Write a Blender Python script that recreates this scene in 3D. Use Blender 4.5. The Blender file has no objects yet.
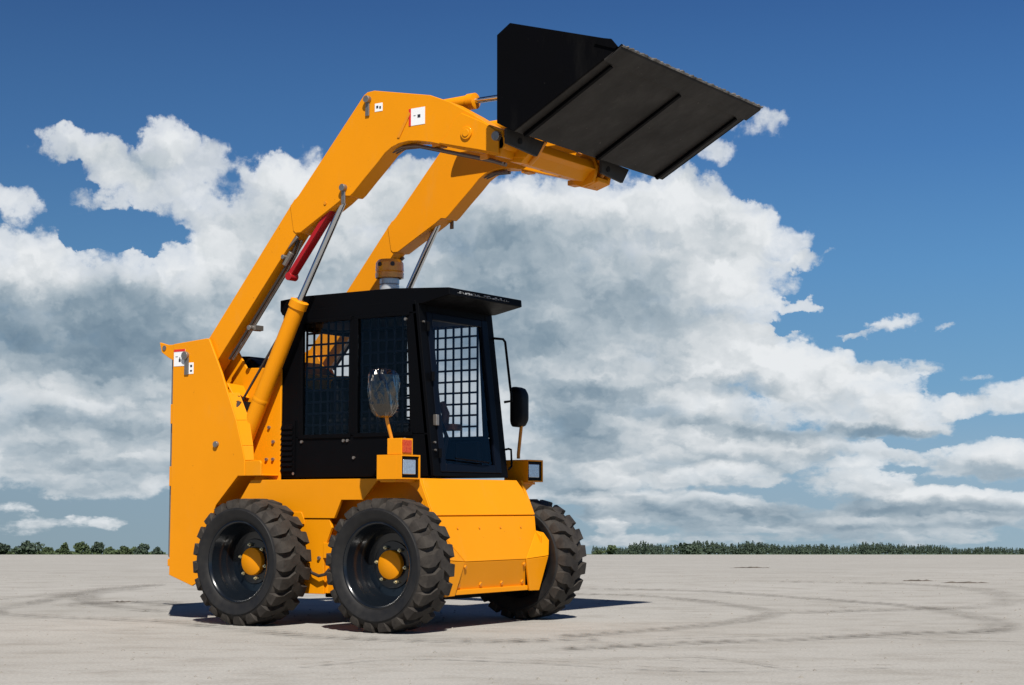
import bpy, bmesh, math, random
from mathutils import Vector, Matrix, noise as mnoise
random.seed(7)
sc = bpy.context.scene
COL = sc.collection
R = math.radians
V = Vector

# ------------------------------------------------------------------ camera
cam = bpy.data.cameras.new('camera'); camo = bpy.data.objects.new('camera', cam); COL.objects.link(camo)
CAM = V((7.15138, -9.01339, 0.77891))
cam.sensor_width = 36.0; cam.lens = 1670.93 * 36.0 / 1024.0
cam.clip_start = 0.1; cam.clip_end = 9000
F = V((-0.56202844, 0.82134734, 0.09753248))
camo.location = CAM; camo.rotation_euler = F.to_track_quat('-Z', 'Y').to_euler()
sc.camera = camo
HF = V((-0.56472, 0.82528, 0)); HR = V((0.82528, 0.56472, 0))   # level heading of the site and its right hand

# ------------------------------------------------------------------ materials
def mat(name, base, rough=0.5, metal=0.0, spec=0.5, coat=0.0, var=0.0, vscale=3.0, bump=0.0, bscale=40.0, var2=None, emis=None):
    m = bpy.data.materials.new(name); m.use_nodes = True
    nt = m.node_tree; b = nt.nodes['Principled BSDF']
    b.inputs['Base Color'].default_value = (*base, 1)
    b.inputs['Roughness'].default_value = rough; b.inputs['Metallic'].default_value = metal
    b.inputs['Specular IOR Level'].default_value = spec
    b.inputs['Coat Weight'].default_value = coat; b.inputs['Coat Roughness'].default_value = 0.06
    if var or bump:
        tc = nt.nodes.new('ShaderNodeTexCoord')
    if var:
        n = nt.nodes.new('ShaderNodeTexNoise'); n.inputs['Scale'].default_value = vscale; n.inputs['Detail'].default_value = 6
        n.inputs['Roughness'].default_value = .65
        nt.links.new(tc.outputs['Object'], n.inputs['Vector'])
        mr = nt.nodes.new('ShaderNodeMapRange'); mr.inputs[1].default_value = .35; mr.inputs[2].default_value = .7
        nt.links.new(n.outputs['Fac'], mr.inputs[0])
        mx = nt.nodes.new('ShaderNodeMix'); mx.data_type = 'RGBA'
        mx.inputs[6].default_value = (*base, 1)
        c2 = var2 if var2 else tuple(c * (1 - var) for c in base)
        mx.inputs[7].default_value = (*c2, 1)
        nt.links.new(mr.outputs[0], mx.inputs[0]); nt.links.new(mx.outputs[2], b.inputs['Base Color'])
        rr = nt.nodes.new('ShaderNodeMapRange'); rr.inputs[1].default_value = .3; rr.inputs[2].default_value = .7
        rr.inputs[3].default_value = max(0, rough - .06); rr.inputs[4].default_value = rough + .1
        nt.links.new(n.outputs['Fac'], rr.inputs[0]); nt.links.new(rr.outputs[0], b.inputs['Roughness'])
    if bump:
        n2 = nt.nodes.new('ShaderNodeTexNoise'); n2.inputs['Scale'].default_value = bscale; n2.inputs['Detail'].default_value = 5
        nt.links.new(tc.outputs['Object'], n2.inputs['Vector'])
        bp = nt.nodes.new('ShaderNodeBump'); bp.inputs['Strength'].default_value = bump; bp.inputs['Distance'].default_value = .01
        nt.links.new(n2.outputs['Fac'], bp.inputs['Height']); nt.links.new(bp.outputs[0], b.inputs['Normal'])
    return m

M = {}
def worn(m, spots, dust, amt=.5):
    nt = m.node_tree; b = nt.nodes['Principled BSDF']; src = b.inputs['Base Color'].links[0].from_socket
    tc = nt.nodes.new('ShaderNodeTexCoord'); mp = nt.nodes.new('ShaderNodeMapping'); mp.inputs['Scale'].default_value = (1, 1, .28); nt.links.new(tc.outputs['Object'], mp.inputs[0])
    n = nt.nodes.new('ShaderNodeTexNoise'); n.inputs['Scale'].default_value = 7; n.inputs['Detail'].default_value = 9; n.inputs['Roughness'].default_value = .72; nt.links.new(mp.outputs[0], n.inputs['Vector'])
    mr = nt.nodes.new('ShaderNodeMapRange'); mr.inputs[1].default_value = .56; mr.inputs[2].default_value = .80; mr.inputs[4].default_value = amt; nt.links.new(n.outputs['Fac'], mr.inputs[0])
    x = nt.nodes.new('ShaderNodeMix'); x.data_type = 'RGBA'; x.inputs[7].default_value = (*dust, 1); nt.links.new(mr.outputs[0], x.inputs[0]); nt.links.new(src, x.inputs[6])
    n2 = nt.nodes.new('ShaderNodeTexNoise'); n2.inputs['Scale'].default_value = 46; n2.inputs['Detail'].default_value = 4; nt.links.new(tc.outputs['Object'], n2.inputs['Vector'])
    mr2 = nt.nodes.new('ShaderNodeMapRange'); mr2.inputs[1].default_value = .735; mr2.inputs[2].default_value = .76; mr2.inputs[4].default_value = .8; nt.links.new(n2.outputs['Fac'], mr2.inputs[0])
    x2 = nt.nodes.new('ShaderNodeMix'); x2.data_type = 'RGBA'; x2.inputs[7].default_value = (*spots, 1); nt.links.new(mr2.outputs[0], x2.inputs[0]); nt.links.new(x.outputs[2], x2.inputs[6])
    nt.links.new(x2.outputs[2], b.inputs['Base Color'])
M['orange'] = mat('orange_paint', (.735, .262, .0025), .42, spec=.14, coat=.05, var=.05, vscale=2.2, bump=.02, bscale=14)
M['orange2'] = mat('orange_cast', (.70, .245, .003), .42, var=.15, vscale=9, bump=.1, bscale=60)
M['black'] = mat('black_paint', (.002, .0022, .003), .5, spec=.07, var=.3, vscale=6, bump=.02)
M['navy'] = mat('door_paint', (.002, .0035, .008), .4, spec=.11)
M['bucket'] = mat('bucket_paint', (.0018, .0018, .0025), .6, spec=.05, var=.3, vscale=5)
M['bucket_floor'] = mat('bucket_floor', (.026, .0235, .022), .55, spec=.15, var=.35, vscale=4, var2=(.019, .0175, .0165), bump=.08, bscale=20)
M['steel'] = mat('chrome_rod', (.55, .57, .6), .16, metal=1)
M['steelw'] = mat('worn_steel', (.32, .29, .26), .45, metal=.8, var=.3, vscale=30)
M['bolt'] = mat('zinc_bolt', (.72, .62, .38), .35, metal=.9)
M['hose'] = mat('hose', (.03, .022, .018), .5)
M['pipe'] = mat('pipe', (.16, .12, .10), .38, metal=.7)
M['red'] = mat('red_paint', (.36, .004, .007), .4, spec=.5, var=.15)
M['white'] = mat('label_white', (.78, .78, .78), .45)
M['ink'] = mat('label_ink', (.02, .02, .03), .5)
M['labelred'] = mat('label_red', (.6, .02, .015), .45)
M['rubber'] = mat('rubber', (.020, .017, .015), .74, spec=.2, var=.3, vscale=9, var2=(.052, .045, .038), bump=.25, bscale=60)
M['wall'] = mat('sidewall', (.010, .010, .011), .55, spec=.25, var=.3, vscale=12, var2=(.02, .019, .018), bump=.05)
M['rim'] = mat('rim_paint', (.004, .006, .009), .24, spec=.4, coat=.25)
worn(M['orange'], (.30, .09, .01), (.62, .27, .045), .38); worn(M['orange2'], (.3, .1, .02), (.5, .22, .05), .4)
worn(M['bucket_floor'], (.16, .14, .12), (.06, .054, .048), .5); worn(M['bucket'], (.03, .028, .026), (.010, .0095, .009), .5)
M['silver'] = mat('silver_paint', (.55, .56, .57), .3, metal=.35)
M['lip'] = mat('worn_lip', (.30, .28, .26), .5, metal=.6, var=.9, vscale=14, var2=(.02, .018, .016))
M['interior'] = mat('interior', (.006, .006, .007), .7, spec=.2)
M['brown'] = mat('brown_grip', (.14, .06, .03), .5)
M['glasslens'] = mat('lens', (.60, .66, .74), .22, spec=.6, metal=.75, var=.3, vscale=60)
M['amber'] = mat('amber', (.95, .40, .015), .15, spec=.6, coat=.6, var=.3, vscale=14, var2=(.75, .22, .01)); M['amber'].node_tree.nodes['Principled BSDF'].inputs['Specular IOR Level'].default_value = .4
M['redlens'] = mat('red_lens', (.40, .018, .002), .3, spec=.3, coat=.1, var=.6, vscale=70, var2=(.6, .10, .02))
M['wrap'] = mat('plastic_wrap', (.05, .06, .075), .16, spec=.9, coat=.9, bump=.9, bscale=14)
M['mark'] = mat('roof_mark', (.30, .31, .32), .6)

def glass(name, col, gl=.08, rough=.03):
    m = bpy.data.materials.new(name); m.use_nodes = True; nt = m.node_tree
    for n in list(nt.nodes): nt.nodes.remove(n)
    o = nt.nodes.new('ShaderNodeOutputMaterial'); t = nt.nodes.new('ShaderNodeBsdfTransparent'); t.inputs[0].default_value = (*col, 1)
    g = nt.nodes.new('ShaderNodeBsdfGlossy'); g.inputs['Roughness'].default_value = rough; g.inputs[0].default_value = (.8, .85, .9, 1)
    fr = nt.nodes.new('ShaderNodeFresnel'); fr.inputs[0].default_value = 1.35
    mm = nt.nodes.new('ShaderNodeMath'); mm.operation = 'MULTIPLY'; mm.inputs[1].default_value = gl / .04
    mx = nt.nodes.new('ShaderNodeMixShader')
    nt.links.new(fr.outputs[0], mm.inputs[0]); nt.links.new(mm.outputs[0], mx.inputs[0])
    nt.links.new(t.outputs[0], mx.inputs[1]); nt.links.new(g.outputs[0], mx.inputs[2]); nt.links.new(mx.outputs[0], o.inputs[0])
    return m
M['glass_side'] = glass('side_glass', (.86, .87, .88), .012)
M['glass_front'] = glass('front_glass', (.92, .95, .98), .035)
M['wrap_film'] = glass('film', (.10, .105, .11), .34, .2)
for _q in M['wrap_film'].node_tree.nodes:
    if _q.type == 'BSDF_GLOSSY': _q.inputs[0].default_value = (.50, .47, .44, 1)
_nt = M['wrap_film'].node_tree; _n = _nt.nodes.new('ShaderNodeTexNoise'); _n.inputs['Scale'].default_value = 16; _n.inputs['Detail'].default_value = 3; _n.inputs['Distortion'].default_value = 1.2
_tc = _nt.nodes.new('ShaderNodeTexCoord'); _mp = _nt.nodes.new('ShaderNodeMapping'); _mp.inputs['Scale'].default_value = (1, 1, .35)
_b = _nt.nodes.new('ShaderNodeBump'); _b.inputs['Strength'].default_value = .8; _b.inputs['Distance'].default_value = .02
_nt.links.new(_tc.outputs['Object'], _mp.inputs[0]); _nt.links.new(_mp.outputs[0], _n.inputs['Vector']); _nt.links.new(_n.outputs['Fac'], _b.inputs['Height'])
for _q in _nt.nodes:
    if _q.type in ('BSDF_GLOSSY', 'FRESNEL'): _nt.links.new(_b.outputs[0], _q.inputs['Normal'])

# ------------------------------------------------------------------ mesh helpers
class MB:
    def __init__(s): s.v = []; s.f = []; s.m = []
    def add(s, vs, fs, mi=0):
        o = len(s.v); s.v += [tuple(v) for v in vs]; s.f += [tuple(o + i for i in f) for f in fs]; s.m += [mi] * len(fs); return s
    def box(s, a, b, mi=0):
        x0, y0, z0 = [min(a[i], b[i]) for i in range(3)]; x1, y1, z1 = [max(a[i], b[i]) for i in range(3)]
        return s.add([(x0, y0, z0), (x1, y0, z0), (x1, y1, z0), (x0, y1, z0), (x0, y0, z1), (x1, y0, z1), (x1, y1, z1), (x0, y1, z1)],
                     [(0, 3, 2, 1), (4, 5, 6, 7), (0, 1, 5, 4), (1, 2, 6, 5), (2, 3, 7, 6), (3, 0, 4, 7)], mi)
    def prism(s, pts, y0, y1, mi=0):           # profile in x,z extruded along y
        n = len(pts); vs = [(p[0], y0, p[1]) for p in pts] + [(p[0], y1, p[1]) for p in pts]
        fs = [tuple(range(n)), tuple(range(2 * n - 1, n - 1, -1))] + [(i, i + n, (i + 1) % n + n, (i + 1) % n) for i in range(n)]
        return s.add(vs, fs, mi)
    def prismv(s, A, B, mi=0):                 # two matching 3D loops
        n = len(A); fs = [tuple(range(n)), tuple(range(2 * n - 1, n - 1, -1))] + [(i, i + n, (i + 1) % n + n, (i + 1) % n) for i in range(n)]
        return s.add(list(A) + list(B), fs, mi)
    def tube(s, pts, r, n=12, mi=0, cap=True):
        pts = [V(p) for p in pts]; rs = r if isinstance(r, (list, tuple)) else [r] * len(pts)
        d0 = (pts[1] - pts[0]).normalized(); u = d0.orthogonal().normalized(); rings = []
        for i, p in enumerate(pts):
            if i == 0: d = d0
            elif i == len(pts) - 1: d = (pts[i] - pts[i - 1]).normalized()
            else: d = ((pts[i + 1] - pts[i]).normalized() + (pts[i] - pts[i - 1]).normalized()).normalized()
            if d.length < .5: d = d0
            u = (u - d * u.dot(d)).normalized(); w = d.cross(u)
            rings.append([p + (u * math.cos(2 * math.pi * k / n) + w * math.sin(2 * math.pi * k / n)) * rs[i] for k in range(n)])
        vs = [v for rg in rings for v in rg]; fs = []
        for i in range(len(rings) - 1):
            for k in range(n): fs.append((i * n + k, i * n + (k + 1) % n, (i + 1) * n + (k + 1) % n, (i + 1) * n + k))
        if cap: fs += [tuple(range(n - 1, -1, -1)), tuple((len(rings) - 1) * n + k for k in range(n))]
        return s.add(vs, fs, mi)
    def lathe(s, prof, n=64, c=(0, 0, 0), mi=0, closed=False):   # prof (r, y) about the y axis
        vs = []; fs = []; m = len(prof)
        for k in range(n):
            a = 2 * math.pi * k / n
            for r, y in prof: vs.append((c[0] + r * math.sin(a), c[1] + y, c[2] + r * math.cos(a)))
        for k in range(n):
            k2 = (k + 1) % n
            for j in range(m if closed else m - 1):
                j2 = (j + 1) % m; fs.append((k * m + j, k * m + j2, k2 * m + j2, k2 * m + j))
        return s.add(vs, fs, mi)
    def rod(s, a, b, r, n=16, mi=0): return s.tube([a, b], r, n, mi)
    def build(s, name, mats, parent=None, smooth=False, bevel=0, seg=2, label=None, angle=35, weld=False):
        me = bpy.data.meshes.new(name); me.from_pydata(s.v, [], s.f)
        if not isinstance(mats, (list, tuple)): mats = [mats]
        for m_ in mats: me.materials.append(M[m_] if isinstance(m_, str) else m_)
        me.polygons.foreach_set('material_index', s.m); me.update()
        bm = bmesh.new(); bm.from_mesh(me)
        if weld: bmesh.ops.remove_doubles(bm, verts=bm.verts, dist=1e-5)
        bmesh.ops.recalc_face_normals(bm, faces=bm.faces)
        if smooth:
            for f in bm.faces: f.smooth = True
            for e in bm.edges:
                if len(e.link_faces) == 2 and e.calc_face_angle(0) > R(angle): e.smooth = False
        bm.to_mesh(me); bm.free()
        o = bpy.data.objects.new(name, me); COL.objects.link(o)
        if parent is not None: o.parent = parent
        if bevel:
            b = o.modifiers.new('bevel', 'BEVEL'); b.width = bevel; b.segments = seg; b.limit_method = 'ANGLE'; b.angle_limit = R(35)
            b.harden_normals = True
            for p_ in me.polygons: p_.use_smooth = True
        if label: o['label'] = label
        return o

def empty(name, loc=(0, 0, 0)):
    o = bpy.data.objects.new(name, None); COL.objects.link(o); o.location = loc; o.empty_display_size = .2; return o
def tag(o, label=None, cat=None, group=None, kind=None):
    if label: o['label'] = label
    if cat: o['category'] = cat
    if group: o['group'] = group
    if kind: o['kind'] = kind
    return o
def mir(pts, s): return [(p[0], p[1] * s, p[2]) for p in pts]

# ------------------------------------------------------------------ ground
SL = 0.02823
def g(u):
    if u < 17: return 0.0
    if u < 24: return (u - 17) ** 2 / 14.0
    return u - 20.5
def uv_at(x, y):
    d = V((x, y, 0)) - V((CAM.x, CAM.y, 0)); return d.dot(HF), d.dot(HR)
def gz(x, y): return -SL * g(uv_at(x, y)[0])
def at(u, v, dz=0):
    p = V((CAM.x, CAM.y, 0)) + HF * u + HR * v
    return (p.x, p.y, -SL * g(u) + dz)

def ground_material():
    m = bpy.data.materials.new('dry_ground'); m.use_nodes = True; nt = m.node_tree; b = nt.nodes['Principled BSDF']
    N = nt.nodes.new; Lk = nt.links.new
    tc = N('ShaderNodeTexCoord')
    mp = N('ShaderNodeMapping'); mp.inputs['Rotation'].default_value = (0, 0, -math.atan2(HR.y, HR.x)); Lk(tc.outputs['Object'], mp.inputs[0])
    st = N('ShaderNodeMapping'); st.inputs['Scale'].default_value = (.55, 1, 1); Lk(mp.outputs[0], st.inputs[0])
    def nz(sc_, det, src, rough=.6):
        n = N('ShaderNodeTexNoise'); n.inputs['Scale'].default_value = sc_; n.inputs['Detail'].default_value = det; n.inputs['Roughness'].default_value = rough
        Lk(src.outputs[0], n.inputs['Vector']); return n
    def rng(src, a, b_, c, d):
        r = N('ShaderNodeMapRange'); r.inputs[1].default_value = a; r.inputs[2].default_value = b_; r.inputs[3].default_value = c; r.inputs[4].default_value = d
        Lk(src, r.inputs[0]); return r.outputs[0]
    n1 = nz(.35, 5, mp); n2 = nz(3.0, 8, st, .7); n3 = nz(60, 4, mp, .7); n4 = nz(.9, 3, st)
    mx = N('ShaderNodeMix'); mx.data_type = 'RGBA'; mx.inputs[6].default_value = (.372, .358, .330, 1); mx.inputs[7].default_value = (.335, .321, .293, 1)
    Lk(rng(n1.outputs['Fac'], .35, .65, 0, 1), mx.inputs[0])
    mx2 = N('ShaderNodeMix'); mx2.data_type = 'RGBA'; mx2.inputs[7].default_value = (.24, .222, .194, 1); Lk(mx.outputs[2], mx2.inputs[6])
    Lk(rng(n2.outputs['Fac'], .48, .74, 0, .85), mx2.inputs[0])
    mx3 = N('ShaderNodeMix'); mx3.data_type = 'RGBA'; mx3.blend_type = 'MULTIPLY'; mx3.inputs[0].default_value = 1; Lk(mx2.outputs[2], mx3.inputs[6])
    gr = N('ShaderNodeCombineColor'); v = rng(n3.outputs['Fac'], .3, .7, .78, 1.16)
    for k in range(3): Lk(v, gr.inputs[k])
    Lk(gr.outputs[0], mx3.inputs[7])
    # crossing traffic streaks worn into the surface
    wv = N('ShaderNodeMapping'); wv.inputs['Scale'].default_value = (.12, 2.2, 1); Lk(mp.outputs[0], wv.inputs[0])
    n5 = nz(1.0, 6, wv, .65)
    mx4 = N('ShaderNodeMix'); mx4.data_type = 'RGBA'; mx4.inputs[7].default_value = (.262, .244, .214, 1); Lk(mx3.outputs[2], mx4.inputs[6])
    Lk(rng(n5.outputs['Fac'], .52, .76, 0, .4), mx4.inputs[0])
    Lk(mx4.outputs[2], b.inputs['Base Color']); b.inputs['Roughness'].default_value = .95; b.inputs['Specular IOR Level'].default_value = .15
    bp = N('ShaderNodeBump'); bp.inputs['Strength'].default_value = .55; bp.inputs['Distance'].default_value = .02
    ad = N('ShaderNodeMath'); ad.operation = 'MULTIPLY_ADD'; ad.inputs[1].default_value = .3; Lk(n3.outputs['Fac'], ad.inputs[0]); Lk(n2.outputs['Fac'], ad.inputs[2])
    Lk(ad.outputs[0], bp.inputs['Height']); Lk(bp.outputs[0], b.inputs['Normal'])
    return m
M['ground'] = ground_material()
us = [-60, -20, 0, 8, 12, 15] + [17 + .35 * i for i in range(21)] + [26, 30, 40, 60, 100, 200, 400, 560]
vs_ = [-2500, -600, -150, -60, -30, -15, -7, 0, 7, 15, 30, 60, 150, 600, 2500]
mb = MB()
mb.add([at(u, v) for u in us for v in vs_], [(i * len(vs_) + j, i * len(vs_) + j + 1, (i + 1) * len(vs_) + j + 1, (i + 1) * len(vs_) + j) for i in range(len(us) - 1) for j in range(len(vs_) - 1)])
go = mb.build('ground', 'ground'); tag(go, 'pale dusty grey beige hard packed ground reaching the tree line', kind='structure')
for p_ in go.data.polygons: p_.use_smooth = True
M['meadow'] = mat('meadow_green', (.075, .115, .035), .9, var=.4, vscale=.02)
u2 = [560, 700, 900, 1500, 4000]
mb = MB(); mb.add([at(u, v) for u in u2 for v in (-3500, 0, 3500)], [(i * 3 + j, i * 3 + j + 1, (i + 1) * 3 + j + 1, (i + 1) * 3 + j) for i in range(4) for j in range(2)])
tag(mb.build('meadow', 'meadow'), 'thin green strip of grass land below the far trees', kind='structure')

# tyre tracks: ribbons 4 mm above the ground with a broken tread print
def track_material(name, col, dens, seedv):
    m = bpy.data.materials.new(name); m.use_nodes = True; nt = m.node_tree; N = nt.nodes.new; Lk = nt.links.new
    b = nt.nodes['Principled BSDF']; b.inputs['Base Color'].default_value = (*col, 1); b.inputs['Roughness'].default_value = .95; b.inputs['Specular IOR Level'].default_value = .1
    uv = N('ShaderNodeUVMap'); sp = N('ShaderNodeSeparateXYZ'); Lk(uv.outputs[0], sp.inputs[0])
    def ma(op, a, b_=None, c=None, clamp=False):
        n = N('ShaderNodeMath'); n.operation = op; n.use_clamp = clamp
        for i, q in enumerate((a, b_, c)):
            if q is None: continue
            if isinstance(q, (int, float)): n.inputs[i].default_value = q
            else: Lk(q, n.inputs[i])
        return n.outputs[0]
    # across: 0..1, soft to the sides ; along: metres
    a = ma('ABSOLUTE', ma('SUBTRACT', sp.outputs[1], .5))
    edge = ma('SUBTRACT', 1.0, ma('MULTIPLY', ma('SUBTRACT', a, .18, None, True), 3.2, None, True), None, True)
    tr_ = ma('SINE', ma('MULTIPLY', ma('ADD', sp.outputs[0], ma('MULTIPLY', a, .12)), 42.0))
    tread = ma('MULTIPLY_ADD', tr_, .42, .72)
    tc = N('ShaderNodeTexCoord')
    n1 = N('ShaderNodeTexNoise'); n1.inputs['Scale'].default_value = 1.6; n1.inputs['Detail'].default_value = 7; n1.inputs['Roughness'].default_value = .75
    Lk(tc.outputs['Object'], n1.inputs['Vector'])
    n2 = N('ShaderNodeTexNoise'); n2.inputs['Scale'].default_value = 14; n2.inputs['Detail'].default_value = 5; n2.inputs['Roughness'].default_value = .7
    Lk(tc.outputs['Object'], n2.inputs['Vector'])
    k = ma('MULTIPLY', ma('MULTIPLY', ma('SUBTRACT', n1.outputs['Fac'], .33), 3.6, None, True), ma('MULTIPLY', ma('SUBTRACT', n2.outputs['Fac'], .3), 3.0, None, True), None, True)
    al = ma('MULTIPLY', ma('MULTIPLY', edge, tread), ma('MULTIPLY', k, dens), None, True)
    # ends fade
    Lk(al, b.inputs['Alpha']); return m
M['track'] = track_material('track_print', (.17, .155, .135), .80, 1)
M['trackf'] = track_material('track_faint', (.19, .172, .148), .6, 2)
def catmull(P, n=14):
    out = []
    for i in range(len(P) - 1):
        p0 = P[max(0, i - 1)]; p1 = P[i]; p2 = P[i + 1]; p3 = P[min(len(P) - 1, i + 2)]
        for k in range(n):
            t = k / n
            out.append(tuple(.5 * (2 * p1[j] + (p2[j] - p0[j]) * t + (2 * p0[j] - 5 * p1[j] + 4 * p2[j] - p3[j]) * t * t + (3 * p1[j] - p0[j] - 3 * p2[j] + p3[j]) * t ** 3) for j in (0, 1)))
    out.append(P[-1]); return out
nrib = [0]
def ribbon(P, w, m):
    nrib[0] += 1; h = .004 + .0012 * nrib[0]
    C = catmull(P); me = bpy.data.meshes.new('tyre_track'); vs = []; fs = []; uvs = []; L_ = 0
    for i, c in enumerate(C):
        a = V(C[max(0, i - 1)]); b = V(C[min(len(C) - 1, i + 1)]); t = (b - a).normalized(); nrm = V((-t.y, t.x))
        if i: L_ += (V(c) - V(C[i - 1])).length
        for s in (-.5, .5):
            x, y = c[0] + nrm.x * w * s, c[1] + nrm.y * w * s
            vs.append((x, y, gz(x, y) + h)); uvs.append((L_, s + .5))
    for i in range(len(C) - 1): fs.append((2 * i, 2 * i + 2, 2 * i + 3, 2 * i + 1))
    me.from_pydata(vs, [], fs); ul = me.uv_layers.new(name='UVMap')
    for lp in me.loops: ul.data[lp.index].uv = uvs[lp.vertex_index]
    me.materials.append(M[m]); o = bpy.data.objects.new('tyre_track', me); COL.objects.link(o); tag(o, kind='structure'); return o
TR = [([(-3.258, -0.082), (-3.312, 0.376), (-3.084, 0.704), (-2.513, 0.428)], 0.5, 'track'), ([(-0.995, 3.65), (-0.238, 3.763), (0.794, 3.185), (1.584, 2.47), (1.817, 2.07), (1.942, 1.27), (1.884, 0.341), (1.67, -0.494)], 0.3, 'track'), ([(-1.484, 4.411), (-0.291, 4.773), (1.048, 4.256), (2.327, 3.581), (3.108, 2.689), (3.544, 1.906), (3.637, 1.336), (3.261, 0.881), (2.951, 0.109), (2.57, -0.413), (2.162, -1.259)], 0.32, 'track'), ([(-0.403, 6.929), (0.788, 7.203), (1.857, 6.468), (2.638, 4.974), (2.764, 4.039), (2.514, 3.402), (1.839, 2.359)], 0.4, 'trackf'), ([(2.841, -1.308), (3.109, -1.264), (3.529, -1.495), (3.673, -1.578)], 0.07, 'track'), ([(2.543, -1.852), (2.82, -1.529), (3.124, -1.454)], 0.06, 'trackf'), ([(-5.202, 2.845), (-4.929, 1.824), (-3.668, -0.036), (-3.097, -0.877), (-2.345, -1.042), (-1.267, -0.926), (-0.421, -1.131), (0.584, -1.33), (1.395, -1.131), (1.985, -0.552)], 0.28, 'track'), ([(-4.334, 0.203), (-4.675, 1.131), (-5.128, 2.641)], 0.25, 'trackf'), ([(-2.028, -0.146), (-2.673, 0.005), (-3.749, 0.604), (-4.513, 1.451), (-4.829, 2.358)], 0.32, 'track'), ([(2.178, -0.42), (2.823, 0.388), (3.579, 0.539), (4.078, 0.705)], 0.08, 'trackf'), ([(1.674, -2.825), (1.811, -2.219), (2.407, -2.01), (3.364, -1.907), (4.07, -1.186)], 0.1, 'trackf')]
for P, w, m in TR: ribbon(P, w, m)

# ------------------------------------------------------------------ loader
L = empty('skid_steer_loader')
tag(L, 'orange skid steer loader with raised arms and black bucket on dusty ground', 'loader')

# wheels -------------------------------------------------------------
RT = .415; TW = .309
def tyre_mesh():
    mb = MB()
    prof = [(.262, .035), (.275, .020), (.300, .010), (.325, .004), (.333, .001), (.341, .000), (.344, .006), (.354, .010), (.370, .018), (.383, .034), (.388, .058), (.391, .10)]
    prof = prof + [(.392, TW / 2)] + [(r, TW - y) for r, y in reversed(prof)]
    mb.lathe(prof, 96)
    NL = 21
    for side in (0, 1):
        for k in range(NL):
            th0 = 2 * math.pi * (k + (.5 if side else 0)) / NL
            #          y_top  r_top  y_base r_base  dth   halfwidth
            secs = [(.008, .353, .016, .348, .000, .024), (.009, .382, .022, .370, .000, .034), (.020, .408, .036, .380, .000, .038),
                    (.038, .414, .045, .384, .004, .038), (.082, .415, .085, .388, .016, .036), (.106, .415, .108, .388, .060, .036), (.140, .415, .140, .388, .105, .034), (.172, .4145, .170, .388, .118, .027)]
            A = []
            for (yt, rt, yb, rb, dth, hw) in secs:
                yt2, yb2 = (TW - yt, TW - yb) if side else (yt, yb)
                ring = []
                for (r, y, s) in ((rb, yb2, -1.22), (rt, yt2, -1), (rt, yt2, 1), (rb, yb2, 1.22)):
                    a = th0 - dth + s * hw / .41
                    ring.append((r * math.sin(a), y, r * math.cos(a)))
                A.append(ring)
            vs = [v for r_ in A for v in r_]; fs = []
            for i in range(len(A) - 1):
                for j in range(3): fs.append((i * 4 + j, i * 4 + j + 1, (i + 1) * 4 + j + 1, (i + 1) * 4 + j))
            fs += [(0, 1, 2, 3), ((len(A) - 1) * 4 + 3, (len(A) - 1) * 4 + 2, (len(A) - 1) * 4 + 1, (len(A) - 1) * 4)]
            mb.add(vs, fs, 1)
    return mb
def make_wheel(parent):
    mb = MB()
    mb.lathe([(.268, .034), (.270, .024), (.262, .021), (.255, .026), (.247, .040), (.243, .062), (.236, .072), (.231, .098), (.226, .110), (.218, .128), (.212, .138), (.206, .165), (.196, .186), (.150, .189), (.146, .182), (.060, .182), (.02, .182),
              (.02, .192), (.15, .2), (.21, .2), (.235, .12), (.255, .05)], 96, closed=True)
    mb.lathe([(.215, .201), (.235, .25), (.262, .29), (.268, .275), (.245, .2)], 64)
    w = mb.build('wheel', 'rim', parent, smooth=True, angle=50)
    t = tyre_mesh().build('tyre', ['wall', 'rubber'], w, smooth=True, angle=28)
    # tread band uses the dusty rubber
    for p_ in t.data.polygons:
        c = p_.center
        if math.hypot(c.x, c.z) > .352: p_.material_index = 1
    mb = MB(); mb.lathe([(0, .150), (.087, .1502), (.0905, .153), (.092, .158), (.092, .184), (.0, .184)], 40)
    mb.build('hub_cap', 'orange', w, smooth=True, angle=50)
    b0 = None
    for k in range(6):
        a = R(30 + 60 * k + 8); 
        mb = MB(); c = (.114 * math.sin(a), 0, .114 * math.cos(a))
        mb.rod((c[0], .162, c[2]), (c[0], .183, c[2]), .0125, 6); mb.rod((c[0], .150, c[2]), (c[0], .162, c[2]), .007, 8)
        mb.build('wheel_nut', 'bolt', w, bevel=.001)
    return w
W2 = 1.1676 / 2; T2 = 1.8463 / 2
w0 = make_wheel(L); w0.location = (W2, -T2, RT)
def dupw(w, loc, rz, spin):
    c = w.copy(); COL.objects.link(c); c.parent = L; c.location = loc; c.rotation_euler = (0, spin, rz)
    c.rotation_mode = 'XYZ'
    for ch in w.children:
        d = ch.copy(); COL.objects.link(d); d.parent = c
    return c
dupw(w0, (-W2, -T2, RT), 0, R(7)); dupw(w0, (W2, T2, RT), math.pi, R(4)); dupw(w0, (-W2, T2, RT), math.pi, R(11))

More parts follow.
